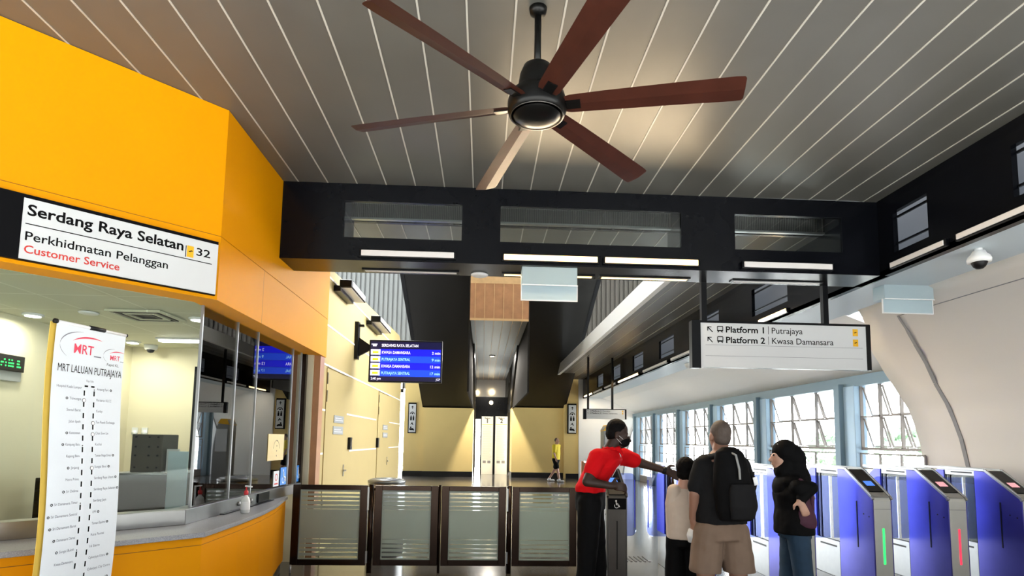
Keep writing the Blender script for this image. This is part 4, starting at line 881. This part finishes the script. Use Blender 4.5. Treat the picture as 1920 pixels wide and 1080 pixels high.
tag(MB().box(-2.95, -2.84, 5.68, 5.70, 1.205, 1.42).build('white_card', 'sign_white'), 'white card beside the brown box on the cabinet', 'card')
t = MB().lathe((-2.72, 6.08, .88), [(.06, 0), (.07, .28), (.085, .42), (.09, .56), (.0, .57)], 20).build('black_bin', 'black_plastic'); tag(t, 'tall black container behind the teal panel in the booth', 'container')
tag(MB().box(-2.83, -2.66, 5.48, 5.50, .88, 1.405).build('desk_screen', 'acrylic'), 'pale teal divider panel standing in the booth corner', 'divider')
t = thing('shelf_unit', 'low black drawer stack in the booth beside the dark cabinet', 'shelf', (-3.75, 5.9, 0)); MB().box(-4.2, -3.36, 5.8, 6.2, 0, 1.13).build('body', 'black_plastic', t, .006)
for k in range(5): MB().box(-4.18, -3.38, 5.785, 5.80, .62+.10*k, .70+.10*k).build('drawer', 'black_panel', t)
for i, (y, lab) in enumerate(((5.72, 'grey counter terminal behind the booth glass nearest the corner'), (6.45, 'black counter terminal behind the middle of the booth glass'), (6.95, 'small counter terminal behind the paper notice'))):
    t = thing('terminal', lab, 'terminal', (-2.62, y, .88), 'counter terminals'); MB().box(-2.72, -2.56, y-.10, y+.10, .88, .93).build('base', 'monitor_back', t, .02)
    MB().bar((-2.66, y, .92), (-2.60, y, 1.06), .06, .04).build('stand', 'monitor_back', t, .01)
    g = Fr((-2.52, y-.19, 1.0), (0, 1, 0), (-.5, 0, .85)); MB().fbox(g, 0, .38, 0, .25, -.02, .02).build('casing', 'monitor_back', t, .01); MB().fbox(g, .012, .368, .012, .238, .018, .023).build('back_plate', 'sign_white' if i == 0 else 'grey_plastic', t)  # casing and plates lightened; bright reflections put into their colour
t = thing('led_display', 'black LED display with green characters on the booth wall', 'display', (-4.46, 5.6, 2.1)); a, b = at(-40, 700, X=-4.42), at(48, 698, X=-4.42); f = Fr((-4.42, 5.25, 2.125), (0, 1, 0), Z_)
MB().fbox(f, -.3, .585, 0, .15, -.05, 0).build('casing', 'black_plastic', t, .004); mb = MB(); random.seed(3)
for k in range(9):
    for r in range(3):
        for c in range(4):
            if random.random() < .62: mb.disc(f, -.2+k*.085+c*.017, .045+r*.028, .0075, 0, .002, seg=6)
mb.build('characters', 'led_green', t); MB().fbox(f, -.3, .58, -.09, 0, -.05, -.02).build('bracket', 'grey_plastic', t)
for i, z in enumerate((1.62,)):
    for k in range(2):
        y = 7.615; x = -4.36+k*.12; tag(MB().box(x-.035, x+.035, y-.012, y, z-.05, z+.02).lathe((x, y-.012, z-.05), [(.0, -.005), (.03, -.005), (.034, .01)], 12, 0, (0, -1, 0)).build('wall_switch', 'white_paint'), 'white wall switch in the booth, %s of two' % ('left', 'right')[k], 'switch', 'wall switches in the booth')
tag(MB().prism([(-4.2, 4.45, .76), (-3.95, 4.5, .76), (-3.9, 4.75, .775), (-4.05, 4.9, .80), (-4.25, 4.7, .79)], (0, 0, .015)).build('paper_pile', 'white_paint'), 'loose white papers on the booth desk left of the banner', 'papers')
# ------------------------------------------------------------------ hall furniture beyond the barrier
t = thing('litter_bin', 'polished round bin behind the glass barrier', 'bin', (-1.30, 8.2, 0)); MB().lathe((-1.30, 8.2, 0), [(.24, 0), (.25, .02), (.25, .86), (.25, .98)], 32).build('body', 'steel', t); MB().lathe((-1.30, 8.2, .98), [(.252, -.03), (.255, 0), (.20, .025), (.13, .03), (.12, .01)], 32).build('lid', 'brushed', t); MB().lathe((-1.30, 8.2, .86), [(.2505, 0), (.253, .005), (.253, .03), (.2505, .035)], 32).build('band', 'bronze', t)
t = thing('leaning_board', 'brown standing board behind the man in the red shirt', 'board', (1.62, 9.2, 0)); MB().hexa([(1.50, 9.15, .02), (1.86, 9.15, .02), (1.86, 9.2, .02), (1.50, 9.2, .02), (1.57, 9.3, 1.24), (1.86, 9.3, 1.24), (1.86, 9.35, 1.24), (1.57, 9.35, 1.24)]).build('panel', 'wood', t, .01); MB().bar((1.7, 9.33, 1.2), (1.7, 9.6, .0), .04).build('back_leg', 'dark_steel', t)
t = thing('ticket_kiosk', 'grey kiosk with yellow top beyond the right beige pier', 'kiosk', (4.6, 21.8, 0)); MB().prism([(4.45, 21.5, 0), (4.45, 21.5, 2.0), (4.55, 21.5, 2.15), (4.75, 21.5, 2.15), (4.9, 21.5, 1.9), (5.0, 21.5, 1.2), (5.0, 21.5, 0)], (0, .6, 0)).build('body', 'grey_plastic', t, .02); MB().prism([(4.44, 21.48, 1.95), (4.56, 21.48, 2.17), (4.76, 21.48, 2.17), (4.86, 21.48, 2.0)], (0, .64, 0)).build('cap', 'badge_yellow', t); MB().box(4.5, 4.9, 21.47, 21.49, 1.0, 1.8).build('display', 'sign_white', t)
for i, (px, wv, lab) in enumerate(((653, 0, 'pale hanging box at the end of the beige wall'),)):
    pass
t = thing('hanging_clock', 'small lit sign box past the end of the beige wall', 'sign', at(750, 715, Y=18)); a, b = at(744, 735, Y=18), at(757, 690, Y=18); MB().box(a.x, b.x, 18, 18.2, a.z, b.z).build('casing', 'black_plastic', t); MB().box(a.x+.03, b.x-.02, 17.98, 18, a.z+.1, b.z-.2).build('face', 'lamp_white', t)
# ------------------------------------------------------------------ trees outside
def tree(x, y, h, label):
    t = thing('tree', label, 'tree', (x, y, -6), 'trees outside the windows'); MB().tube([(x, y, -6), (x+.2, y, -6+h*.5)], [.35, .2]).build('trunk', 'bark', t); fl = Flesh(); random.seed(int(x*7+y))
    vs = MB()
    for k in range(420):
        A, E_ = random.uniform(0, math.tau), random.uniform(-.6, 1.4); R_ = h*.30*random.uniform(.6, 1); c = V((x, y, -6+h*.66))+V((math.cos(A)*math.cos(E_), math.sin(A)*math.cos(E_), math.sin(E_)*.95))*R_
        d = V((random.uniform(-1, 1), random.uniform(-1, 1), random.uniform(-.4, 1))).normalized(); s_ = d.orthogonal().normalized(); q = .5
        vs.add([c-s_*q*.6, c+d*q*.8, c+s_*q*.6, c-d*q*.8], [(0, 1, 2, 3)])
    vs.build('crown', 'leaf', t)
tree(46, 62, 10.2, 'rounded green tree outside the nearest window, right one'); tree(39, 64, 9.6, 'low green tree outside the nearest window, left one'); tree(52, 58, 9.4, 'green tree just beside the shell wall edge outside')
# ------------------------------------------------------------------ people
def frame(fwd, upv=Z_):
    fwd = V(fwd).normalized(); lat = fwd.cross(V(upv)).normalized(); return fwd, lat
def shoe(fl, ank, fwd, k=1.0):
    a = V(ank); f = V((fwd.x, fwd.y, 0)).normalized(); l = f.cross(Z_); b = V((a.x, a.y, .045*k))
    fl.ball(b-f*.03*k, (.042*k, .06*k, .045*k), (l, f, Z_)); fl.ball(V((a.x, a.y, .035*k))+f*.10*k, (.048*k, .10*k, .035*k), (l, f, Z_)); fl.limb([a, b-f*.02*k], [.044*k, .040*k]); return fl
# --- the man in the red shirt, leaning and pointing
fwd, lat = frame((.95, -.22, 0))                             # lat is his right, the near side
t = thing('person', 'man in a red polo shirt and black mask pointing over the wheelchair gate', 'person', (.95, 4.95, 0)); man = t
HC = at(1159, 815, Y=4.98); hf = (fwd*.98-Z_*.22).normalized(); hup = (Z_*.97+fwd*.22).normalized()
nb = at(1144, 843, Y=4.98); hipc = at(1107, 935, Y=4.98); wst = at(1113, 905, Y=4.98)
sr, sl_ = at(1121, 858, Y=4.83), at(1169, 856, Y=5.14)
er, wr = at(1101, 903, Y=4.74), at(1146, 911, Y=4.72); el, wl = at(1204, 869, Y=5.16), at(1246, 882, Y=5.12)
hr, hl = hipc+lat*.09, hipc-lat*.09
kr, kl = V((hr.x-.03, hr.y, .50)), V((hl.x+.06, hl.y, .50)); ar, al = V((.80, 4.88, .09)), V((1.00, 5.08, .09))
b = Flesh(); b.head(HC, hf, hup, .98, nb)
b.loft([(hipc-Z_*.10, .13, .10), (hipc, .165, .115), (wst, .15, .105), (wst.lerp(nb, .55), .175, .115), (nb-Z_*.06, .14, .085), (nb, .06, .06)], lat, fwd)
b.limb([nb-Z_*.04, sr, er, wr], [.055, .055, .042, .029]); b.limb([nb-Z_*.04, sl_, el, wl], [.055, .055, .043, .029])
b.limb([hr, kr, ar], [.085, .058, .040]); b.limb([hl, kl, al], [.085, .058, .040]); shoe(b, ar, fwd); shoe(b, al, fwd)
dR = (wr-er).normalized(); b.hand(wr, (dR+V((.1, .0, .08))), Z_*.8-fwd*.2, -Z_*.5+V((-.2, .6, 0)), .45, 1.0)
dL = (wl-el).normalized(); b.hand(wl, (dL-Z_*.12), Z_, V((0, -1, -.3)), .12, 1.05)
body = b.build('body', 'skin_dark', t, .0075, 4)
s = Flesh(); hem = hipc+Z_*.06
s.loft([(hem, .178, .130), (hem+Z_*.05, .175, .128), (wst+Z_*.02, .172, .128), (wst.lerp(nb, .5), .198, .135), (nb-Z_*.085, .165, .105), (nb-Z_*.01, .072, .074)], lat, fwd)
s.limb([nb-Z_*.07+lat*.05, sr, sr.lerp(er, .55)], [.075, .079, .070]); s.limb([nb-Z_*.07-lat*.05, sl_, sl_.lerp(el, .55)], [.075, .078, .068])
sh = s.build('shirt', 'red_cloth', t, .009, 4, .007)
c = Flesh(); n1 = nb+Z_*.012
for k in range(9):
    A = -2.5+5.0*k/8; p = n1+fwd*.070*math.cos(A)+lat*.070*math.sin(A); q = n1+Z_*-.012+fwd*.070*math.cos(A+.6)+lat*.070*math.sin(A+.6)
    if k < 8: c.limb([p, q], [.015, .015])
for q in (-1, 1): c.limb([n1+fwd*.07+lat*.02*q, n1+fwd*.108-Z_*.060+lat*.055*q], [.020, .012])
c.build('collar', 'red_cloth', sh, .006, 2)
lp = [n1+fwd*.085-Z_*.02+lat*.02, wst.lerp(nb, .75)+fwd*.118+lat*.03, wst.lerp(nb, .5)+fwd*.130+lat*.035, wst.lerp(nb, .2)+fwd*.126+lat*.04]
mb = MB()
for a_, c_ in zip(lp, lp[1:]): mb.bar(a_+lat*.015, c_+lat*.015, .014, .004)
tag(mb.build('lanyard', 'white_paint', sh), 'pale lanyard down the red shirt front')
ch = wst.lerp(nb, .55)+fwd*.128-lat*.075; mb = MB().bar(ch, ch-Z_*.035, .035, .01); mb.build('chest_badge', 'white_paint', sh)
s = Flesh(); s.loft([(hipc-Z_*.09, .165, .125), (hipc, .176, .128), (hipc+Z_*.10, .166, .120)], lat, fwd); s.limb([hr-Z_*.02, kr, ar+Z_*.01], [.105, .078, .068]); s.limb([hl-Z_*.02, kl, al+Z_*.01], [.105, .078, .068]); s.build('trousers', 'black_cloth', t, .010, 4, .008, 7)
s = Flesh(); shoe(s, ar, fwd, 1.12); shoe(s, al, fwd, 1.12); s.build('shoes', 'shoe_dark', t, .009, 3, cut=lambda co: co.z < .085)
ax = (hf.cross(hup).normalized(), hf, hup); PH = lambda l, f_, u: HC+(ax[0]*l+hf*f_+hup*u)*.98
s = Flesh(); s.ball(PH(0, -.026, .048), (.080, .090, .086), ax); s.ball(PH(0, -.045, .0), (.076, .064, .07), ax); s.build('hair', 'hair', t, .007, 3, .003, 60)
s = Flesh(); s.ball(PH(0, .046, -.050), (.058, .066, .052), ax); s.ball(PH(0, .075, -.03), (.030, .040, .028), ax); mk = s.build('face_mask', 'black_cloth', t, .006, 3)
MB().tube([PH(.058, .05, -.03), PH(.080, .0, -.004)], .0013).tube([PH(.055, .045, -.07), PH(.080, -.005, -.035)], .0013).build('ear_loop', 'white_paint', mk)
e = Flesh()
for q in (-1, 1): e.ball(PH(.030*q, .083, .012), .010)
e.build('eyes', 'white_paint', t, .003, 1)
MB().tube([wl-dL*.01-X_*.004, wl+dL*.018-X_*.004], .034, 18).build('wristwatch', 'black_plastic', t)
# --- man with the backpack, seen from behind
fwd, lat = frame((-.10, 1, 0)); Ym = 4.4
t = thing('person', 'man in a dark t-shirt and khaki shorts seen from behind with backpack', 'person', (1.80, 4.4, 0))
HC = at(1349, 818, Y=Ym); nb = at(1351, 846, Y=Ym); hipc = at(1352, 985, Y=Ym); chest = at(1352, 895, Y=Ym)
sl_, sr = at(1319, 873, Y=Ym), at(1386, 874, Y=Ym); el, wl = at(1303, 925, Y=Ym-.02), at(1300, 972, Y=Ym+.05); er, wr = at(1405, 922, Y=Ym), at(1396, 955, Y=Ym+.22)
hl, hr = hipc-lat*.10, hipc+lat*.10; kl, kr = V((hl.x-.03, Ym, .50)), V((hr.x+.03, Ym, .50)); al, ar = V((hl.x-.04, Ym, .09)), V((hr.x+.05, Ym+.02, .09))
b = Flesh(); b.head(HC, fwd, Z_, .98, nb)
b.loft([(hipc-Z_*.10, .15, .11), (hipc, .175, .125), (hipc.lerp(chest, .4), .165, .12), (chest, .185, .125), (nb-Z_*.07, .15, .09), (nb, .065, .065)], lat, fwd)
b.limb([nb-Z_*.05, sl_, el, wl], [.065, .062, .046, .032]); b.limb([nb-Z_*.05, sr, er, wr], [.065, .062, .046, .032]); b.limb([hl, kl, V((kl.x-.005, Ym-.02, .32)), al], [.09, .062, .060, .042]); b.limb([hr, kr, V((kr.x+.01, Ym-.02, .32)), ar], [.09, .062, .060, .042]); shoe(b, al, fwd); shoe(b, ar, fwd)
b.hand(wl, (0, .15, -1), (0, 1, .1), (1, .1, 0), .40, 1.05); b.hand(wr, (-.8, .6, .1), Z_, (0, 1, 0), .4, 1.0)
b.build('body', 'skin', t, .0075, 4)
s = Flesh(); s.loft([(hipc+Z_*.02, .195, .150), (hipc+Z_*.08, .192, .150), (hipc.lerp(chest, .45), .188, .142), (chest, .205, .145), (nb-Z_*.105, .165, .110), (nb-Z_*.03, .078, .076)], lat, fwd)
s.limb([nb-Z_*.08-lat*.05, sl_, sl_.lerp(el, .75)], [.07, .080, .074]); s.limb([nb-Z_*.08+lat*.05, sr, sr.lerp(er, .75)], [.07, .080, .074]); s.build('t_shirt', 'charcoal_cloth', t, .009, 4, .008)
s = Flesh(); s.loft([(hipc-Z_*.10, .188, .140), (hipc-Z_*.02, .190, .145), (hipc+Z_*.07, .178, .135)], lat, fwd); s.limb([hl-Z_*.05, V((kl.x, Ym, .62))], [.112, .118]); s.limb([hr-Z_*.05, V((kr.x, Ym, .62))], [.112, .118])
s.build('shorts', 'khaki_cloth', t, .010, 4, .011, 7, cut=lambda co: co.z > .60)
s = Flesh(); shoe(s, al, fwd, 1.12); shoe(s, ar, fwd, 1.12); s.build('shoes', 'shoe_dark', t, .009, 3, cut=lambda co: co.z < .085)
ax = (lat, fwd, Z_); s = Flesh(); s.ball(HC+(-fwd*.022+Z_*.036)*.98, (.0755, .088, .089), ax); s.ball(HC-fwd*.045-Z_*.015, (.066, .052, .062), ax); tag(s.build('hair', 'hair_short', t, .006, 3), 'very short cropped hair')
e = Flesh()
for q in (-1, 1): e.ball(HC+lat*.030*q+fwd*.083+Z_*.012, .010)
e.build('eyes', 'white_paint', t, .003, 1)
# backpack
bc = at(1371, 905, Y=Ym-.20); t = thing('backpack', 'large black backpack on the back of the man in the dark t-shirt', 'backpack', bc-Z_*.27)
s = Flesh(); lt = (lat*.98-Z_*.12).normalized(); upb = lt.cross(fwd).normalized()
s.loft([(bc-Z_*.27+lat*.03, .12, .07), (bc-Z_*.20+lat*.025, .140, .10), (bc-Z_*.05+lat*.01, .145, .11), (bc+Z_*.12, .130, .095), (bc+Z_*.22-lat*.01, .105, .065), (bc+Z_*.255-lat*.015, .05, .03)], lat, fwd); s.build('main_bag', 'black_cloth', t, .009, 5, .006, 8)
s = Flesh(); s.loft([(bc-Z_*.25+lat*.03-fwd*.09, .085, .035), (bc-Z_*.16+lat*.03-fwd*.112, .105, .045), (bc-Z_*.04+lat*.02-fwd*.112, .10, .04), (bc+Z_*.0+lat*.02-fwd*.11, .085, .02)], lat, fwd); s.build('front_pocket', 'charcoal_cloth', t, .009, 4, .005, 10)
s = Flesh(); s.limb([bc+Z_*.20-lat*.07+fwd*.03, nb-Z_*.045-lat*.10-fwd*.03, nb-Z_*.05-lat*.11+fwd*.08], [.022, .024, .022]); s.limb([bc+Z_*.20+lat*.07+fwd*.03, nb-Z_*.05+lat*.12-fwd*.03, nb-Z_*.06+lat*.12+fwd*.08], [.022, .024, .022]); s.limb([bc+lat*.15-Z_*.20, bc+lat*.20+Z_*.02+fwd*.04, bc+lat*.15+Z_*.16+fwd*.05], [.016, .016, .016]); s.build('straps', 'charcoal_cloth', t, .008, 3)
MB().tube([bc+Z_*.22-lat*.03-fwd*.04, bc+Z_*.20-lat*.01-fwd*.09, bc+Z_*.10+lat*.0-fwd*.115, bc+Z_*.03+lat*.0-fwd*.12], .008).build('webbing', 'grey_plastic', t)
MB().bar(bc+lat*.13-fwd*.09+Z_*.045, bc+lat*.145-fwd*.085-Z_*.01, .03, .006).build('tag', 'white_paint', t)
pp = wl+V((-.01, .02, -.13)); t = thing('pouch', 'small pale pouch with dark trim in the left hand of the man', 'pouch', pp); s = Flesh(); s.loft([(pp-Z_*.05, .02, .045), (pp, .03, .06), (pp+Z_*.05, .015, .04)], X_, Y_); s.build('bag', 'sign_white', t, .006, 3, .004, 14); MB().tube([pp+V((0, -.05, -.04)), pp+V((.02, -.03, -.055)), pp+V((.04, .03, -.045)), pp+V((.02, .05, .03))], .008).build('trim', 'black_plastic', t)
# --- boy
fwd, lat = frame((.25, 1, 0)); Yb = 4.72
t = thing('person', 'boy in a cream t-shirt and black shorts standing beside the man', 'person', (1.62, 4.72, 0)); k = .93
HC = at(1287, 884, Y=Yb); nb = at(1283, 912, Y=Yb); hipc = at(1283, 1005, Y=Yb); chest = at(1282, 945, Y=Yb)
sl_, sr = at(1264, 921, Y=Yb-.01), at(1300, 921, Y=Yb+.02); el, wl = at(1259, 955, Y=Yb+.02), at(1266, 978, Y=Yb+.20); er, wr = at(1306, 950, Y=Yb+.05), at(1300, 965, Y=Yb+.22)
hl, hr = hipc-lat*.07, hipc+lat*.07; kl, kr = V((hl.x-.01, Yb, .36)), V((hr.x+.01, Yb+.02, .36)); al, ar = V((hl.x-.03, Yb, .08)), V((hr.x+.02, Yb+.03, .08))
b = Flesh(); b.head(HC, (fwd*.95+lat*.35-Z_*.05), Z_, .90, nb)
b.loft([(hipc-Z_*.07, .10, .075), (hipc, .12, .09), (chest, .125, .085), (nb-Z_*.05, .10, .06), (nb, .045, .045)], lat, fwd)
b.limb([nb-Z_*.035, sl_, el, wl], [.045, .038, .028, .022]); b.limb([nb-Z_*.035, sr, er, wr], [.045, .038, .028, .022]); b.limb([hl, kl, V((kl.x-.005, Yb-.015, .24)), al], [.062, .045, .044, .030]); b.limb([hr, kr, V((kr.x, Yb+.005, .24)), ar], [.062, .045, .044, .030]); shoe(b, al, fwd, .85); shoe(b, ar, fwd, .85)
b.hand(wl, (.3, .9, .3), (0, -.3, 1), (1, 0, 0), .4, .8); b.hand(wr, (-.2, .9, .4), (0, -.4, 1), (-1, 0, 0), .4, .8); b.build('body', 'skin_light', t, .007, 4)
s = Flesh(); s.loft([(hipc-Z_*.02, .142, .105), (hipc+Z_*.06, .140, .106), (chest, .145, .105), (nb-Z_*.06, .115, .075), (nb-Z_*.012, .055, .053)], lat, fwd); s.limb([nb-Z_*.05-lat*.04, sl_, sl_.lerp(el, .72)], [.055, .055, .056]); s.limb([nb-Z_*.05+lat*.04, sr, sr.lerp(er, .72)], [.055, .055, .056]); s.build('t_shirt', 'cream_cloth', t, .008, 4, .006, 10)
s = Flesh(); s.loft([(hipc-Z_*.08, .132, .10), (hipc+Z_*.02, .125, .095)], lat, fwd); s.limb([hl-Z_*.03, V((kl.x, Yb, .46))], [.078, .080]); s.limb([hr-Z_*.03, V((kr.x, Yb+.01, .46))], [.078, .080]); s.build('shorts', 'black_cloth', t, .009, 4, .006, 8, cut=lambda co: co.z > .405)
s = Flesh(); shoe(s, al, fwd, .96); shoe(s, ar, fwd, .96); s.build('shoes', 'shoe_white', t, .008, 3, cut=lambda co: co.z < .075)
hf = (fwd*.95+lat*.35).normalized(); hl2 = hf.cross(Z_); ax = (hl2, hf, Z_); s = Flesh(); s.ball(HC-hf*.020+Z_*.036, (.078, .088, .086), ax); s.ball(HC-hf*.040-Z_*.015, (.070, .058, .060), ax); s.build('hair', 'hair', t, .007, 3, .004, 50)
s = Flesh(); s.ball(HC+hf*.042-Z_*.050, (.052, .055, .045), ax); s.build('face_mask', 'shoe_white', t, .006, 3)
e = Flesh()
for q in (-1, 1): e.ball(HC+hl2*.027*q+hf*.075+Z_*.010, .009)
e.build('eyes', 'white_paint', t, .003, 1)
# --- woman in a black headscarf, facing left
fwd, lat = frame((-1, .18, 0)); Yw = 4.6                      # lat is her right, the far side
t = thing('person', 'woman in a black headscarf, black top and blue jeans facing left', 'person', (2.40, 4.6, 0))
HC = at(1468, 856, Y=Yw); nb = at(1482, 890, Y=Yw); hipc = at(1489, 985, Y=Yw); chest = at(1484, 925, Y=Yw)
hr, hl = hipc+lat*.085, hipc-lat*.085; kr, kl = V((hr.x-.03, hr.y, .47)), V((hl.x+.04, hl.y, .47)); ar, al = V((hr.x-.02, hr.y, .08)), V((hl.x+.08, hl.y, .08))
sr, sl_ = nb+lat*.16-Z_*.09, nb-lat*.16-Z_*.09; el = at(1522, 915, Y=Yw-.17); wl = at(1500, 938, Y=Yw-.20); er = sr+lat*.01+V((.03, 0, -.27)); wr = er+V((.0, .0, -.20))
b = Flesh(); b.head(HC, fwd-Z_*.03, Z_, .93, nb, ears=False)
b.loft([(hipc-Z_*.09, .13, .10), (hipc, .165, .125), (hipc.lerp(chest, .5), .13, .10), (chest, .15, .115), (nb-Z_*.06, .12, .08), (nb, .05, .05)], lat, fwd)
b.limb([nb-Z_*.05, sr, er, wr], [.055, .048, .036, .026]); b.limb([nb-Z_*.05, sl_, el, wl], [.055, .048, .036, .026]); b.limb([hr, kr, ar], [.085, .055, .038]); b.limb([hl, kl, al], [.085, .055, .038]); shoe(b, ar, fwd, .9); shoe(b, al, fwd, .9)
dl = (wl-el).normalized(); b.hand(wl, (.35, -.1, -.95), (-.8, 0, .1), (.3, .9, 0), .45, .95); b.hand(wr, (0, 0, -1), (-1, .0, 0), (0, -1, 0), .4, .9); b.build('body', 'skin_light', t, .0075, 4)
s = Flesh(); s.loft([(hipc-Z_*.06, .188, .150), (hipc+Z_*.06, .180, .145), (hipc.lerp(chest, .55), .158, .128), (chest, .175, .140), (nb-Z_*.07, .145, .105), (nb-Z_*.0, .07, .07)], lat, fwd); s.limb([nb-Z_*.06, sr, er, er.lerp(wr, .9)], [.07, .068, .056, .046]); s.limb([nb-Z_*.06, sl_, el, el.lerp(wl, .85)], [.066, .060, .048, .040]); s.build('top', 'black_cloth', t, .009, 4, .007)
s = Flesh(); s.loft([(hipc-Z_*.09, .155, .120), (hipc-Z_*.02, .150, .118)], lat, fwd); s.limb([hr-Z_*.07, kr, ar+Z_*.03], [.086, .068, .052]); s.limb([hl-Z_*.07, kl, al+Z_*.03], [.086, .068, .052]); s.build('jeans', 'denim', t, .009, 4, .004, 12)
s = Flesh(); shoe(s, ar, fwd, 1.0); shoe(s, al, fwd, 1.0); s.build('shoes', 'shoe_dark', t, .008, 3, cut=lambda co: co.z < .075)
ax = (lat, fwd, Z_); s = Flesh(); s.ball(HC-fwd*.018+Z_*.040, (.088, .098, .098), ax); s.ball(HC-fwd*.075+Z_*.0, (.088, .09, .098), ax); s.ball(HC-fwd*.115-Z_*.02, (.065, .06, .085), ax); s.limb([HC-fwd*.03-Z_*.06, HC+fwd*.005-Z_*.115, nb+fwd*.02-Z_*.01], [.072, .070, .092]); s.limb([HC-fwd*.09-Z_*.06, nb-fwd*.05-Z_*.03], [.075, .10])
s.ball(nb-Z_*.055, (.155, .125, .075), ax); s.ball(nb+fwd*.07-Z_*.10, (.11, .07, .10), ax); hs = s.build('headscarf', 'black_cloth', t, .0075, 4, .005, 11)
MB().lathe(HC+fwd*.055+Z_*.098-lat*.05, [(.006, 0), (.005, .004)], 10, 0, (fwd*.6-lat*.7)).build('pin', 'steel', hs)
e = Flesh()
for q in (-1, 1): e.ball(HC+lat*.028*q+fwd*.077+Z_*.011, .009)
e.build('eyes', 'ink', t, .003, 1)
bp_ = at(1509, 968, Y=Yw-.13); t = thing('shoulder_bag', 'maroon cloth bag hanging at the hip of the woman in the headscarf', 'bag', bp_-Z_*.09)
s = Flesh(); s.loft([(bp_-Z_*.09, .085, .05), (bp_-Z_*.05, .095, .06), (bp_+Z_*.03, .075, .05), (bp_+Z_*.10, .05, .03), (bp_+Z_*.17+X_*.02, .03, .02)], X_, Y_); s.build('bag', 'maroon_cloth', t, .008, 4, .008, 9)
s = Flesh(); s.limb([bp_+Z_*.05+X_*.06, bp_+Z_*.14+X_*.075+Y_*.03, bp_+Z_*.24+X_*.05+Y_*.06, sl_+Z_*.06+X_*.02], [.018, .022, .018, .014]); s.build('strap', 'maroon_cloth', t, .007, 3)
# --- man in yellow, walking far away
fwd, lat = frame((.75, -.55, 0)); B_ = at(1042, 903, Y=22.72); B_.z = 0
t = thing('person', 'distant man in a yellow t-shirt and black shorts walking past the beige wall', 'person', B_)
hip = B_+Z_*.88; nb = B_+Z_*1.42+fwd*.02; HC = B_+Z_*1.555+fwd*.04; hr, hl = hip+lat*.09, hip-lat*.09
kr, kl = B_+Z_*.48+lat*.09+fwd*.12, B_+Z_*.47-lat*.09-fwd*.08; ar, al = B_+Z_*.09+lat*.09+fwd*.20, B_+Z_*.12-lat*.09-fwd*.33
sr, sl_ = nb+lat*.18-Z_*.06, nb-lat*.18-Z_*.06; er, wr = sr+V((.02, -.02, -.27))-fwd*.02, sr-Z_*.46+fwd*.10+lat*.04; el, wl = sl_-Z_*.27-fwd*.06, sl_-Z_*.48-fwd*.02
b = Flesh(); b.head(HC, fwd, Z_, .95, nb); b.loft([(hip-Z_*.08, .13, .10), (hip, .16, .12), (hip.lerp(nb, .6), .165, .12), (nb-Z_*.05, .14, .09), (nb, .06, .06)], lat, fwd); b.limb([nb-Z_*.04, sr, er, wr], [.06, .052, .040, .028]); b.limb([nb-Z_*.04, sl_, el, wl], [.06, .052, .04, .028]); b.limb([hr, kr, ar], [.085, .058, .04]); b.limb([hl, kl, al], [.085, .058, .04]); shoe(b, ar, fwd); shoe(b, al, fwd); b.hand(wr, -Z_+fwd*.2, fwd, -lat, .3); b.hand(wl, -Z_, fwd, lat, .3); b.build('body', 'skin_light', t, .010, 3)
s = Flesh(); s.loft([(hip-Z_*.04, .185, .145), (hip.lerp(nb, .6), .19, .145), (nb-Z_*.07, .165, .11), (nb-Z_*.01, .07, .07)], lat, fwd); s.limb([nb-Z_*.06, sr, sr.lerp(er, .7)], [.08, .078, .075]); s.limb([nb-Z_*.06, sl_, sl_.lerp(el, .7)], [.08, .078, .075]); s.build('t_shirt', 'yellow_cloth', t, .014, 3, .008)
s = Flesh(); s.loft([(hip-Z_*.10, .165, .135), (hip, .172, .14)], lat, fwd); s.limb([hr-Z_*.02, hr.lerp(kr, .8)], [.105, .095]); s.limb([hl-Z_*.02, hl.lerp(kl, .8)], [.105, .095]); s.build('shorts', 'black_cloth', t, .014, 3)
s = Flesh(); shoe(s, ar, fwd, 1.15); shoe(s, al, fwd, 1.15); s.build('shoes', 'shoe_white', t, .012, 3, cut=lambda co: co.z < .13)
ax = (lat, fwd, Z_); s = Flesh(); s.ball(HC-fwd*.025+Z_*.035, (.075, .082, .085), ax); s.build('hair', 'hair_short', t, .010, 2)
